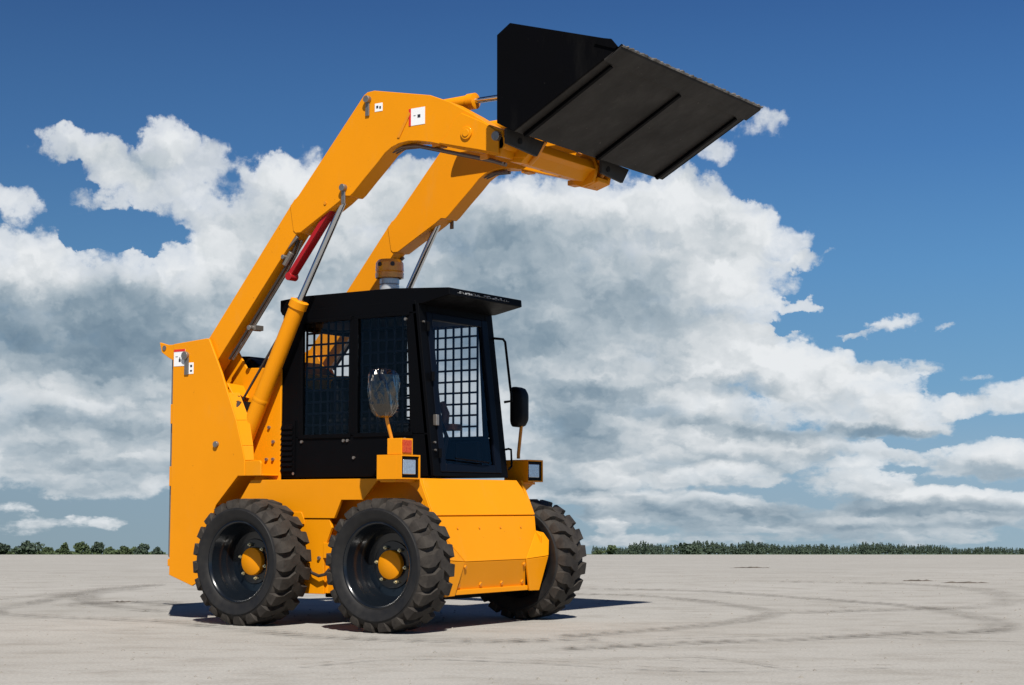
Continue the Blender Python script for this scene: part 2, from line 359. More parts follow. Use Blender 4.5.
# chassis -------------------------------------------------------------
mb = MB()
mb.prism([(-1.36, .24), (.70, .24), (.80, .44), (.74, .71), (.62, .942), (-1.36, .942)], -.38, .38)          # inner tub
up = [(-.772, .957), (-.92, .76), (-.92, .70), (-.03, .70), (.029, .82), (.214, .82), (.329, .941), (.50, .941), (.575, .930), (.625, .905), (.665, .868), (.70, .82), (.722, .77), (.735, .722), (.775, .722), (.674, .957)]
lo = [(-.92, .694), (-.075, .694), (-.054, .64), (-.12, .50), (-.12, .205), (-.92, .205)]
for s in (-1, 1):
    mb.prism(up, s * .585, s * .560)
    mb.prism(lo, s * .578, s * .556)
    mb.prism([(-.40, .741), (-.31, .741), (-.285, .694), (-.285, .66), (-.40, .66)], s * .590, s * .584)
    mb.box((-.13, s * .556, .21), (-.10, s * .38, .66))
    mb.prism([(-.80, .943), (.62, .943), (.62, .951), (-.80, .951)], s * .56, s * .37)
mb.prism([(-1.36, .943), (.60, .943), (.60, .9505), (-1.36, .9505)], -.3695, .3695)
mb.rod((W2, -T2 + .2, RT), (W2, T2 - .2, RT), .075, 20); mb.rod((-W2, -T2 + .2, RT), (-W2, T2 - .2, RT), .075, 20)
mb.build('chassis', 'orange', L, bevel=.004)
# front plate: upper panel and lower panel with a seam
mb = MB()
def slab(q, n, t):     # quad slab with outward normal n and thickness t
    n = V(n).normalized(); A = [V(p) for p in q]; B = [p - n * t for p in A]; return A, B
nf = V((.92, 0, .40))
mb.prismv(*slab([(.785, -.580, .722), (.785, .563, .722), (.705, .535, .90), (.680, .50, .957), (.680, -.560, .957), (.705, -.572, .90)], nf, .015))
mb.build('front_panel', 'orange', L, bevel=.003)
mb = MB()
mb.prismv(*slab([(.860, -.345, .428), (.860, .345, .428), (.812, .540, .615), (.787, .563, .714), (.787, -.563, .714), (.812, -.540, .615)], (.97, 0, .25), .015))
mb.build('front_panel', 'orange', L, bevel=.003)
mb = MB()
mb.prismv(*slab([(.805, -.42, .235), (.805, .42, .235), (.857, .345, .424), (.857, -.345, .424)], (.95, 0, -.3), .015))
mb.prismv(*slab([(.826, -.42, .218), (.826, .42, .218), (.826, .42, .250), (.826, -.42, .250)], (1, 0, 0), .03))
mb.build('lower_plate', 'orange', L, bevel=.003)
for s in (-1, 1):
    mb = MB()
    def cq(q, t=.014):
        q = [V(p) for p in mir(q, s)]; mb.prismv(q, [p - V((t, 0, 0)) for p in q])
    cq([(.811, .543, .614), (.835, .602, .600), (.872, .612, .548), (.872, .606, .445), (.861, .349, .428)])
    cq([(.861, .349, .425), (.871, .606, .441), (.842, .535, .212), (.838, .425, .214)])
    mb.prism([(.74, .50), (.74, .62), (.815, .612), (.855, .58), (.86, .46), (.83, .23), (.76, .23)], s * .548, s * .532)
    mb.build('cheek_plate', 'orange', L, bevel=.003)
for k in range(4):
    y = -.36 + .24 * k
    for (x, z, n_) in ((.775, .640, (.97, 0, .25)), (.826, .278, (.95, 0, -.3))):
        xx = .860 - (z - .428) * (.073 / .286) if z > .43 else .800 + (z - .235) * .057 / .189
        c = V((xx, y, z)); n = V(n_).normalized()
        MB().rod(c - n * .004, c + n * (.006 if z > .5 else .012), .008 if z > .5 else .013, 8).build('bolt', 'orange2', L)
for y in (-.335, .335):
    c = V((.846, y, .395)); MB().rod(c, c + V((.014, 0, -.004)), .012, 8).build('bolt', 'orange2', L)
c = V((.812, .33, .56)); MB().rod(c, c + V((.014, 0, .004)), .009, 8).build('bolt', 'orange2', L)
# skid bar below the front
MB().box((-.3, -.35, .17), (.55, .35, .236)).build('belly_plate', 'black', L, bevel=.004)
MB().tube([(-.24, -.60, .39), (-.20, -.61, .345), (-.13, -.615, .325), (-.08, -.61, .335), (-.05, -.60, .37)], .011, 10).build('hose', 'hose', L, smooth=True)
MB().rod((-.155, -.579, .44), (-.155, -.592, .44), .012, 8).build('bolt', 'steelw', L)
MB().box((-.12, -.585, .44), (-.05, -.57, .54)).build('bracket', 'orange', L, bevel=.003)

# towers ---------------------------------------------------------------
for s in (-1, 1):
    mb = MB()
    outer = [(-1.505, .30), (-1.503, 1.18), (-1.506, 1.925), (-1.18, 1.948), (-1.155, 1.942), (-1.03, 1.70), (-.97, 1.56), (-.885, 1.366), (-.828, 1.19), (-.80, 1.09), (-.80, .985), (-.861, .985), (-1.063, .787), (-1.14, .60), (-1.14, .30), (-1.279, .229)]
    mb.prism(outer, s * .622, s * .604)
    inner = [(-1.50, .30), (-1.50, 1.90), (-1.20, 1.90), (-1.085, 1.912), (-.963, 1.742), (-.79, 1.735), (-.64, 1.72), (-.64, .952), (-.80, .952), (-1.06, .78), (-1.14, .60), (-1.14, .30)]
    mb.prism(inner, s * .442, s * .426)
    # sloped front cover between the plates
    A = [(-.975, -.604, 1.61), (-.812, -.604, 1.366), (-.782, -.604, 1.19), (-.71, -.604, 1.06), (-.70, -.442, 1.06), (-.80, -.442, 1.30), (-.88, -.442, 1.45), (-1.0, -.442, 1.62)]
    cov = [[A[0], A[1], A[6], A[7]], [A[1], A[2], A[5], A[6]]]
    for (p1, p2, p3, p4) in (((-.97, 1.56), (-.885, 1.366), (-.80, 1.366), (-.90, 1.56)), ((-.885, 1.366), (-.828, 1.19), (-.762, 1.19), (-.80, 1.366)), ((-.828, 1.19), (-.80, 1.09), (-.752, 1.09), (-.762, 1.19))):
        q = [V((p1[0], s * .618, p1[1])), V((p2[0], s * .618, p2[1])), V((p3[0], s * .578, p3[1])), V((p4[0], s * .578, p4[1]))]
        mb.prismv(q, [p - V((.012, s * .012, 0)) for p in q])
    mb.prism([(-.80, 1.088), (-.752, 1.088), (-.665, 1.088), (-.652, 1.07), (-.652, .985), (-.80, .985)], s * .618, s * .60)
    n0 = V((.8, 0, .5)).normalized()
    q = [V(p) for p in mir([(-.99, -.604, 1.63), (-.93, -.604, 1.545), (-.93, -.442, 1.53), (-.99, -.442, 1.62)], -s)]
    mb.prismv(q, [p - n0 * .012 for p in q])
    mb.box((-1.505, s * .604, .30), (-1.49, s * .442, 1.90))       # rear closure
    mb.prismv(mir([(-1.49, -.604, 1.905), (-1.25, -.604, 1.915), (-1.25, -.442, 1.90), (-1.49, -.442, 1.90)], -s), mir([(-1.49, -.604, 1.89), (-1.25, -.604, 1.90), (-1.25, -.442, 1.885), (-1.49, -.442, 1.885)], -s))
    q = [V(p) for p in mir([(-.861, -.604, .985), (-1.063, -.604, .787), (-1.063, -.442, .787), (-.861, -.442, .985)], -s)]
    mb.prismv(q, [p + V((-.01, 0, .012)) for p in q])
    q = [V(p) for p in mir([(-.861, -.604, .985), (-.65, -.604, .985), (-.65, -.442, .985), (-.861, -.442, .985)], -s)]
    mb.prismv(q, [p + V((0, 0, .012)) for p in q])
    mb.prism([(-1.50, 1.90), (-1.50, 1.80), (-1.58, 1.835), (-1.645, 1.875), (-1.668, 1.948), (-1.58, 1.925), (-1.50, 1.925)], s * .60, s * .575)
    mb.build('tower', 'orange', L, bevel=.004)
    mb = MB(); mb.rod((-1.375, s * .600, 1.835), (-1.375, s * .645, 1.835), .03, 20); mb.box((-1.385, s * .623, 1.70), (-1.345, s * .632, 1.82))
    mb.build('pivot_pin', 'steelw', L, bevel=.003)
    MB().rod((-1.615, s * .596, 1.905), (-1.615, s * .606, 1.905), .018, 16).build('hinge_pin', 'steelw', L)
    MB().rod((-1.065, s * .618, 1.205), (-1.065, s * .640, 1.205), .022, 16).build('pin_cap', 'steelw', L, bevel=.003)
MB().rod((-.70, -.455, 1.22), (-.70, -.435, 1.22), .012, 8).build('bolt', 'steelw', L)
for (x, z) in ((-.74, 1.32), (-.70, 1.10), (-.76, 1.10)): MB().rod((x, -.456, z), (x, -.440, z), .011, 8).build('bolt', 'steelw', L)
# hoses coming out of the tower slot
MB().tube([(-1.02, -.50, 1.50), (-.97, -.53, 1.44), (-.93, -.56, 1.47), (-.90, -.575, 1.54)], .014, 10).build('hose', 'hose', L, smooth=True)
MB().tube([(-1.0, -.54, 1.36), (-.95, -.575, 1.36), (-.91, -.59, 1.44), (-.885, -.59, 1.50)], .016, 10).build('hose', 'pipe', L, smooth=True)
MB().box((-1.02, -.60, 1.30), (-.90, -.45, 1.50)).build('valve_block', 'interior', L)
# rear door, hood
mb = MB(); mb.box((-1.585, -.56, .42), (-1.506, .56, 1.86)); mb.build('rear_door', 'steelw', L, bevel=.01)
for z in (.36, .92, 1.36):
    MB().box((-1.545, -.60, z), (-1.508, -.56, z + (.05 if z < .5 else .14))).build('door_hinge', 'orange', L, bevel=.004)
mb = MB(); mb.prism([(-1.48, .96), (-1.48, 1.80), (-1.20, 1.84), (-1.00, 1.83), (-.80, 1.70), (-.80, .96)], -.40, .40); mb.build('engine_hood', 'black', L, bevel=.02)
mb = MB(); mb.box((-1.0, -.425, 1.60), (-.74, .425, 1.72)); mb.build('cross_member', 'orange', L, bevel=.004)

# lift arms --------------------------------------------------------------
knee = [(-.437, 2.815), (-.36, 2.88), (.205, 3.492), (.235, 3.508), (.29, 3.511), (.754, 3.415), (.915, 3.347), (1.09, 3.245), (1.227, 3.157), (1.325, 3.115), (1.335, 3.02), (1.304, 2.95),
        (1.151, 2.994), (.95, 3.05), (.756, 3.107), (.66, 3.127), (.58, 3.136), (.50, 3.130), (.44, 3.112), (.387, 3.082), (.32, 3.02), (.22, 2.935), (.12, 2.846), (.09, 2.826), (.05, 2.832), (.00, 2.80), (-.34, 2.622), (-.385, 2.622), (-.405, 2.64)]
for s in (-1, 1):
    mb = MB()
    mb.prism([(-.40, 2.86), (-1.182, 1.953), (-1.33, 1.90), (-1.42, 1.85), (-1.40, 1.75), (-1.30, 1.69), (-1.16, 1.715), (-1.05, 1.847), (-.36, 2.64)], s * .594, s * .466)
    mb.prism(knee, s * .600, s * .460)
    # raised tip casting with boss
    mb.prism([(.83, 3.09), (.90, 3.13), (.955, 3.225), (1.01, 3.262), (1.19, 3.175), (1.30, 3.10), (1.30, 2.965), (1.14, 3.01)], s * .610, s * .599)
    mb.rod((1.055, s * .600, 3.125), (1.055, s * .622, 3.125), .042, 24); mb.rod((1.055, s * .620, 3.125), (1.055, s * .628, 3.125), .026, 24)
    arm = mb.build('lift_arm', 'orange', L, bevel=.004)
    # pins
    for (x, z) in ((.245, 3.455), (.045, 2.885)):
        mb = MB(); mb.rod((x, s * .598, z), (x, s * .632, z), .024, 18); mb.box((x - .02, s * .602, z - .11), (x + .012, s * .611, z - .01))
        mb.build('pin', 'steelw', arm, bevel=.003)
    MB().rod((-.12, s * .598, 2.80), (-.12, s * .606, 2.80), .012, 8).build('bolt', 'orange2', arm)
    if s < 0:
        mb = MB(); mb.prism([(.49, 3.17), (.51, 3.165), (.60, 3.315), (.585, 3.325)], -.606, -.5995); mb.build('slot', 'orange2', arm)
    # pipes under the arm
    for dy in (0, .035):
        MB().tube([(-1.02, s * (.52 + dy), 1.80), (-.93, s * (.52 + dy), 1.90), (-.52, s * (.52 + dy), 2.39), (-.44, s * (.52 + dy), 2.50), (-.40, s * (.52 + dy), 2.585)], .0105, 10).build('hydraulic_pipe', 'steelw' if dy == 0 else 'hose', arm, smooth=True)
        MB().tube([(.40, s * (.50 + dy), 3.10), (.48, s * (.50 + dy), 3.12), (.60, s * (.50 + dy), 3.115), (1.20, s * (.50 + dy), 2.945), (1.28, s * (.50 + dy), 2.915)][:(5 if s < 0 else 3)], .013, 10).build('hydraulic_pipe', 'pipe', arm, smooth=True)
    mb = MB(); mb.box((-.815, s * .585, 1.985), (-.755, s * .50, 2.02)); mb.rod((-.785, s * .50, 2.00), (-.785, s * .62, 2.00), .018, 12); mb.build('pipe_clamp', 'steelw', arm, bevel=.003)
    mb = MB(); mb.rod((-.515, s * .56, 2.42), (-.45, s * .56, 2.50), .022, 8); mb.rod((-.50, s * .52, 2.47), (-.50, s * .60, 2.47), .016, 8); mb.rod((-.47, s * .58, 2.53), (-.38, s * .58, 2.60), .013, 8); mb.build('pipe_fitting', 'steelw', arm, bevel=.002)
    MB().box((.74, s * .56, 3.085), (.80, s * .47, 3.115)).build('pipe_clamp', 'orange2', arm, bevel=.003); MB().box((1.12, s * .56, 2.955), (1.18, s * .47, 2.99)).build('pipe_clamp', 'orange2', arm, bevel=.003)
    # lift cylinder
    a = V((-.945, s * .53, 1.12)); b = V((-.400, s * .53, 2.165)); top = V((.005, s * .53, 2.86)); d = (b - a).normalized()
    mb = MB(); mb.rod(a, b - d * .05, .056, 32); mb.tube([b - d * .055, b - d * .05, b, b + d * .005], [.056, .064, .064, .045], 32)
    mb.tube([a + d * .42, a + d * .43, a + d * .44, a + d * .45], [.0565, .0585, .0585, .0565], 32)
    cyl = mb.build('lift_cylinder', 'orange', L, smooth=True, angle=40)
    MB().rod(b, top, .0225, 24).build('cylinder_rod', 'steel', cyl, smooth=True, angle=60)
    MB().tube([b + V((-.055, 0, -.06)), b + V((-.085, 0, -.10)), a + V((-.06 + .02, 0, .30)), a + V((-.03, 0, .22))], .009, 8).build('cylinder_pipe', 'hose', cyl, smooth=True)
    MB().rod(b + V((-.075, 0, -.055)), b + V((-.03, 0, -.02)), .016, 8).build('pipe_fitting', 'steelw', cyl)
    MB().rod(top + V((0, -.055, .0)), top + V((0, .055, 0)), .04, 20).build('rod_end', 'orange2', cyl, smooth=True, angle=50)
# red arm lock on near arm
mb = MB(); a = V((-.09, 0, 2.79)); b = V((-.475, 0, 2.335)); d = (b - a).normalized(); n = V((d.z, 0, -d.x))
for (y0, y1, w0_, w1_) in ((-.580, -.572, -.022, .010), (-.520, -.512, -.022, .010), (-.572, -.520, -.022, -.012)):
    A = [a + n * w0_, a + n * w1_, b + n * w1_, b + n * w0_]
    mb.prismv([V((p.x, y0, p.z)) for p in A], [V((p.x, y1, p.z)) for p in A])
mb.rod(V((b.x + .015, -.585, b.z + .0)), V((b.x + .015, -.507, b.z + .0)), .028, 16)
mb.build('arm_lock', 'red', L, bevel=.003, label='red steel safety strut below the near lift arm')
# tilt cylinders
for s in (-1, 1):
    a = V((.30, s * .34, 3.40)); b = V((.90, s * .34, 3.405)); c = V((1.46, s * .34, 3.40))
    mb = MB(); mb.rod(a, b, .046, 28); mb.tube([b - V((.03, 0, 0)), b - V((.025, 0, 0)), b + V((.03, 0, 0)), b + V((.035, 0, 0))], [.046, .053, .053, .03], 28)
    t = mb.build('tilt_cylinder', 'orange', L, smooth=True, angle=40)
    MB().rod(b, c, .019, 20).build('cylinder_rod', 'steel', t, smooth=True, angle=60)

# coupler -----------------------------------------------------------------
mb = MB()
mb.rod((1.31, -.60, 3.035), (1.31, .60, 3.035), .042, 24)
mb.prism([(1.27, 2.945), (1.36, 2.925), (1.41, 2.98), (1.40, 3.06), (1.29, 3.08)], -.45, .30)
mb.prism([(1.345, 3.05), (1.43, 3.06), (1.45, 3.0), (1.40, 2.975)], -.45, .30)
for s in (-1, 1):
    yo, yi = s * .615, s * .47
    mb.prism([(1.25, 3.15), (1.36, 3.17), (1.43, 3.15), (1.47, 3.02), (1.40, 2.955), (1.29, 2.965)], s * .455, s * .43)
    mb.box((1.435, s * .50, 3.10), (1.478, s * .30, 3.56))
mb.prism([(1.27, 3.10), (1.44, 3.14), (1.475, 3.04), (1.45, 2.93), (1.33, 2.90), (1.26, 2.94)], .455, .485)
mb.prism([(1.28, 3.09), (1.42, 3.13), (1.46, 3.03), (1.43, 2.92), (1.33, 2.895), (1.27, 2.93)], .30, .33)
mb.prism([(1.25, 2.925), (1.35, 2.895), (1.45, 2.925), (1.45, 2.955), (1.33, 2.925), (1.26, 2.95)], .33, .485)
mb.prism([(1.35, 3.10), (1.45, 3.13), (1.46, 3.07), (1.37, 3.05)], .33, .485)
mb.box((1.44, -.30, 3.48), (1.478, .30, 3.57)); mb.rod((1.43, -.42, 3.40), (1.43, .42, 3.40), .03, 16)
cp = mb.build('coupler', 'orange', L, bevel=.005)
MB().rod((1.29, -.635, 3.075), (1.29, -.60, 3.075), .03, 18).build('pin', 'steelw', cp, bevel=.003)
MB().rod((1.29, .635, 3.075), (1.29, .60, 3.075), .03, 18).build('pin', 'steelw', cp, bevel=.003)
MB().tube([(1.37, .41, 2.91), (1.42, .41, 2.96), (1.47, .41, 3.04), (1.49, .41, 3.06)], .016, 10).build('locking_lever', 'orange2', cp, smooth=True)
MB().tube([(1.37, -.37, 2.93), (1.42, -.37, 2.97), (1.47, -.37, 3.04), (1.49, -.37, 3.06)], .016, 10).build('locking_lever', 'orange2', cp, smooth=True)
for k in range(3):
    MB().box((1.30, -.36 + .22 * k, 2.932), (1.345, -.27 + .22 * k, 2.945)).build('mounting_pad', 'orange2', cp, bevel=.002)

# bucket --------------------------------------------------------------------
HB = .91
side = [(1.495, 3.075), (1.495, 3.617), (1.59, 3.677), (2.30, 3.462), (2.345, 3.405), (1.615, 3.01)]
fl = V((2.345 - 1.615, 0, 3.405 - 3.01)).normalized(); fn = V((fl.z, 0, -fl.x))     # fn points out of the underside
mb = MB()
for s in (-1, 1): mb.prism(side, s * HB, s * (HB - .014), 0)
P0, P1 = V((1.615, 0, 3.01)), V((2.345, 0, 3.405))
def ext(A, y0, y1, mi): mb.prismv([V((p.x, y0, p.z)) for p in A], [V((p.x, y1, p.z)) for p in A], mi)
ext([P0, P1, P1 - fn * .014, P0 - fn * .014], -HB + .014, HB - .014, 1)
ext([V((1.495, 0, 3.075)), P0, P0 - fn * .014, V((1.509, 0, 3.085))], -HB + .014, HB - .014, 1)
ext([V((1.495, 0, 3.075)), V((1.509, 0, 3.085)), V((1.509, 0, 3.61)), V((1.495, 0, 3.617))], -HB + .014, HB - .014, 0)
ext([V((1.495, 0, 3.617)), V((1.509, 0, 3.608)), V((1.60, 0, 3.664)), V((1.59, 0, 3.677))], -HB + .014, HB - .014, 0)
bk = mb.build('bucket', ['bucket', 'bucket_floor'], L, bevel=.003)
mb = MB(); q0 = P1 - fl * .11 + fn * .001; q1 = P1 + fl * .03 + fn * .001
ext([q0, q1, q1 + fn * -.004, q1 - fl * .02 + fn * .014, q0 + fn * .014], -HB, HB, 0)
ce = mb.build('cutting_edge', 'bucket_floor', bk, bevel=.002)
rr = random.Random(9); mb = MB(); nn = 90; e0 = P1 + fl * .024; rows = []
for k in range(nn + 1):
    y = -HB + 2 * HB * k / nn; j = fl * ((rr.random() - .55) * .014); rows.append([V((e0.x, y, e0.z)), V((e0.x, y, e0.z)) + fl * .012 + j + fn * .001, V((e0.x, y, e0.z)) + fl * .012 + j + fn * .008, V((e0.x, y, e0.z)) + fn * .0125])
mb.add([p for r_ in rows for p in r_], [(i * 4 + j, i * 4 + (j + 1) % 4, (i + 1) * 4 + (j + 1) % 4, (i + 1) * 4 + j) for i in range(nn) for j in range(4)])
mb.build('worn_lip', 'lip', ce)
for yc in (-.80, .03, .80):
    mb = MB(); s0 = P0 + fl * .006 + fn * .0005; s1 = P1 - fl * .13 + fn * .0005
    ext([s0, s1, s1 + fn * .016, s0 + fn * .022], yc - .015, yc + .015, 0)
    mb.build('wear_strip', 'bucket', bk, bevel=.002)
for s in (-1, 1):
    mb = MB()
    for (ya, yb) in (((-.86, -.42) if s < 0 else (.24, .62)),):
        mb.prismv([V((1.535, ya, 3.05)), V((1.515, ya + .03, 2.965)), V((1.505, yb - .06, 2.945)), V((1.52, yb, 3.045))],
                  [V((1.515, ya, 3.05)), V((1.495, ya + .03, 2.965)), V((1.485, yb - .06, 2.945)), V((1.50, yb, 3.045))])
    mb.build('mounting_lug', 'bucket_floor', bk, bevel=.002)
    MB().rod((1.510, -.70 if s < 0 else .34, 3.0), (1.527, -.70 if s < 0 else .34, 3.0), .02, 12).build('lug_hole', 'interior', bk)
for s in (-1, 1): MB().prism([(2.21, 3.485), (2.305, 3.462), (2.348, 3.410), (2.33, 3.398), (2.19, 3.45)], s * (HB + .010), s * HB).build('side_cutter', 'bucket', bk, bevel=.002)

# cab --------------------------------------------------------------------
HC = .42
cab = empty('cab'); cab.parent = L
def fx(z): return .665 - (z - .975) * (.135 / 1.105)           # front of the cab leans back
def rx(z): return -.713 + (z - .975) * .06
def lean(x0, z): return x0 - (z - 1.24) * .0              # posts
frame = MB()
for s in (-1, 1):
    y0, y1 = s * HC, s * (HC - .03)
    frame.prism([(rx(.972), .972), (rx(1.245), 1.245), (fx(1.245) - .02, 1.245), (fx(.972) - .02, .972)], y0, y1)      # sill
    frame.prism([(rx(1.247), 1.247), (rx(2.04), 2.04), (-.47, 2.04), (-.46, 1.247)], y0, y1)                         # rear strip
    frame.prism([(-.055, 1.247), (-.05, 2.04), (.014, 2.04), (.022, 1.247)], y0, y1)                                 # mid post
    frame.prism([(.470, 1.247), (.430, 2.04), (fx(2.04) - .02, 2.04), (fx(1.247) - .02, 1.247)], y0, y1)             # front post
    frame.prism([(rx(2.042), 2.042), (rx(2.12), 2.12), (fx(2.12) - .02, 2.12), (fx(2.042) - .02, 2.042)], y0, y1)
# front frame (jambs, header, sill)
def fq(y0, z0, y1, z1, t=.05):
    A = [V((fx(z0), y0, z0)), V((fx(z0), y1, z0)), V((fx(z1), y1, z1)), V((fx(z1), y0, z1))]
    frame.prismv(A, [p - V((t, 0, 0)) for p in A])
fq(-HC, .972, -.33, 2.10); fq(.33, .972, HC, 2.10); fq(-.328, 2.02, .328, 2.10); fq(-.328, .972, .328, 1.0)
# rear frame
for (y0, z0, y1, z1) in ((-.378, .972, .378, 1.60), (-.378, 2.0, .378, 2.10), (-.378, 1.602, -.31, 1.998), (.31, 1.602, .378, 1.998)):
    A = [V((rx(z0), y0, z0)), V((rx(z0), y1, z0)), V((rx(z1), y1, z1)), V((rx(z1), y0, z1))]
    frame.prismv(A, [p + V((.03, 0, 0)) for p in A])
frame.box((-.66, -.378, .975), (.60, .378, .99))
frame.build('cab_frame', 'black', cab, bevel=.004)
# window panes and guards
def guard(name, y, x0, x1, z0, z1, nx, nz_, parent, t=.004, w=.014):
    mb = MB()
    for i in range(nx + 1):
        x = x0 + (x1 - x0) * i / nx; mb.box((x - w / 2, y - t, z0), (x + w / 2, y + t, z1))
    for i in range(nz_ + 1):
        z = z0 + (z1 - z0) * i / nz_; mb.box((x0, y - t + .0012, z - w / 2), (x1, y + t - .0012, z + w / 2))
    return mb.build(name, 'navy', parent)
for s in (-1, 1):
    for (x0, x1, n_) in ((-.47, -.052, 6), (.018, .468, 6)):
        wb = MB(); y = s * (HC + .002)
        bar = .022
        for a_, b_ in (((x0 - bar, 1.235), (x1 + bar, 1.262)), ((x0 - bar, 2.025), (x1 + bar - (.03 if x0 > 0 else 0), 2.045)), ((x0 - bar, 1.262), (x0 + .01, 2.025))):
            wb.box((a_[0], y, a_[1]), (b_[0], y + s * .008, b_[1]))
        w_ = wb.build('side_window', 'black', cab, bevel=.002)
        MB().box((x0, s * (HC - .006), 1.25), (x1 - .02 * (x0 > 0), s * (HC - .010), 2.035)).build('window_pane', 'glass_side', w_)
        guard('window_guard', s * (HC - .045), x0 + .005, x1 - .03, 1.25, 2.035, n_, 10, w_)
    for (x, z) in ((-.46, 1.215), (-.09, 1.215), (-.055, 1.215), (.43, 1.215), (-.68, 1.0), (-.53, 1.0), (.0, 1.10), (.43, 2.0)):
        MB().rod((x, s * HC, z), (x, s * (HC + .012), z), .010, 8).build('bolt', 'steelw', cab)
# louvred vent behind the door
for s in (-1, 1):
    mb = MB(); mb.box((-.70, s * HC, .99), (-.52, s * (HC + .010), 1.36))
    for k in range(9):
        z = 1.02 + k * .036; mb.prismv(mir([(-.685, HC + .010, z), (-.535, HC + .010, z), (-.535, HC + .010, z + .022), (-.685, HC + .010, z + .022)], s), mir([(-.685, HC + .022, z - .004), (-.535, HC + .022, z - .004), (-.535, HC + .013, z + .020), (-.685, HC + .013, z + .020)], s))
    mb.build('vent_grille', 'black', cab)
# door at the front
door = MB()
def dq(y0, z0, y1, z1, o=.006, t=.03):
    A = [V((fx(z0) + o, y0, z0)), V((fx(z0) + o, y1, z0)), V((fx(z1) + o, y1, z1)), V((fx(z1) + o, y0, z1))]
    door.prismv(A, [p - V((t, 0, 0)) for p in A])
dq(-.345, 1.0, -.285, 2.05); dq(.275, 1.0, .345, 2.05); dq(-.284, 1.0, .274, 1.055); dq(-.284, 2.0, .274, 2.05)
dr = door.build('cab_door', 'navy', cab, bevel=.006)
A = [V((fx(z) - .012, y, z)) for (y, z) in ((-.29, 1.05), (.28, 1.05), (.28, 2.01), (-.29, 2.01))]
MB().add(A, [(0, 1, 2, 3)]).build('window_pane', 'glass_front', dr)
for z in (1.12, 1.62, 1.95): MB().rod((fx(z) + .02, -.36, z - .03), (fx(z) + .02, -.36, z + .03), .014, 12).build('door_hinge', 'black', dr)
MB().box((fx(1.35), -.375, 1.30), (fx(1.35) + .03, -.345, 1.37)).build('door_latch', 'steelw', dr, bevel=.004)
# wiper on the door
MB().tube([(fx(1.08) + .02, .18, 1.07), (fx(1.08) + .03, .10, 1.075), (fx(1.1) + .025, -.20, 1.09)], .005, 6).build('wiper', 'black', dr)
for s in (-1, 1):
    for z in (1.14, 1.19, 1.98): MB().rod((fx(z), -.385, z), (fx(z) + .012, -.385, z), .007, 8).build('bolt', 'steelw', cab) if s < 0 else None
# roof
mb = MB()
mb.prismv([V((-.68, -.418, 2.125)), V((-.68, -.418, 2.200)), V((-.46, -.418, 2.216)), V((.30, -.418, 2.214)), V((.778, -.418, 2.186)), V((.782, -.418, 2.137)), V((.56, -.418, 2.095)), V((-.66, -.418, 2.095))],
          [V((-.68, .418, 2.125)), V((-.68, .418, 2.200)), V((-.46, .418, 2.216)), V((.30, .418, 2.214)), V((.778, .418, 2.186)), V((.782, .418, 2.137)), V((.56, .418, 2.095)), V((-.66, .418, 2.095))])
roof = mb.build('roof', 'black', cab, bevel=.006)
# faint scuffed marks along the roof's front edge
rnd = random.Random(3); mb = MB(); mb.box((.7800, -.33, 2.1575), (.7836, .26, 2.1590))
for k in range(9):
    y = -.31 + k * .062; hgt = .018
    for j in range(3):
        z0 = 2.1578 - rnd.random() * .003; y0 = y + rnd.random() * .03; ln = .012 + rnd.random() * .022
        mb.box((.7805, y0, z0), (.7842, y0 + ln, z0 + .005 + rnd.random() * .010))
mb.build('roof_marking', 'mark', roof)
# interior
mb = MB(); mb.box((-.45, -.26, 1.0), (.05, .26, 1.28)); mb.box((-.42, -.24, 1.28), (.05, .24, 1.38)); 
mb.prismv([V((-.42, -.20, 1.36)), V((-.30, -.20, 1.36)), V((-.36, -.17, 1.66)), V((-.44, -.17, 1.66))], [V((-.42, .20, 1.36)), V((-.30, .20, 1.36)), V((-.36, .17, 1.66)), V((-.44, .17, 1.66))])
mb.build('seat', 'interior', cab, bevel=.03, seg=3)
MB().box((-.62, .33, 1.0), (-.16, .35, 2.03)).build('trim_panel', 'interior', cab)
MB().box((-.62, -.30, 2.03), (.45, .33, 2.05)).build('headliner', 'interior', cab)
for s in (-1, 1):
    mb = MB(); mb.tube([(.22, s * .24, 1.0), (.27, s * .25, 1.25), (.20, s * .23, 1.42)], .014, 8); lv = mb.build('control_lever', 'interior', cab, smooth=True)
    mb = MB(); mb.tube([(.20, s * .23, 1.40), (.185, s * .225, 1.46), (.18, s * .22, 1.51), (.19, s * .22, 1.54)], [.022, .026, .030, .012], 12); mb.build('lever_grip', 'brown', lv, smooth=True)
mb = MB(); mb.box((-.10, .25, 1.30), (.32, .36, 1.345)); mb.tube([(.20, .30, 1.34), (.22, .30, 1.42), (.19, .29, 1.50)], [.04, .03, .025], 10); mb.build('armrest', 'brown', cab, bevel=.01)
mb = MB(); mb.box((.30, -.36, .99), (.52, -.24, 1.32)); mb.box((.30, .30, .99), (.50, .36, 1.22)); mb.build('control_console', 'interior', cab, bevel=.02)
# grab rail on the far front post and small handle
MB().tube([(.55, .41, 1.935), (.60, .45, 1.93), (.615, .455, 1.91), (.655, .458, 1.60), (.67, .458, 1.50), (.64, .41, 1.49)], .009, 8).build('grab_rail', 'black', cab, smooth=True)
MB().tube([(.66, .43, 1.03), (.67, .455, 1.05), (.665, .455, 1.165), (.66, .43, 1.17), (.65, .41, 1.165)], .008, 8).build('grab_rail', 'black', cab, smooth=True)

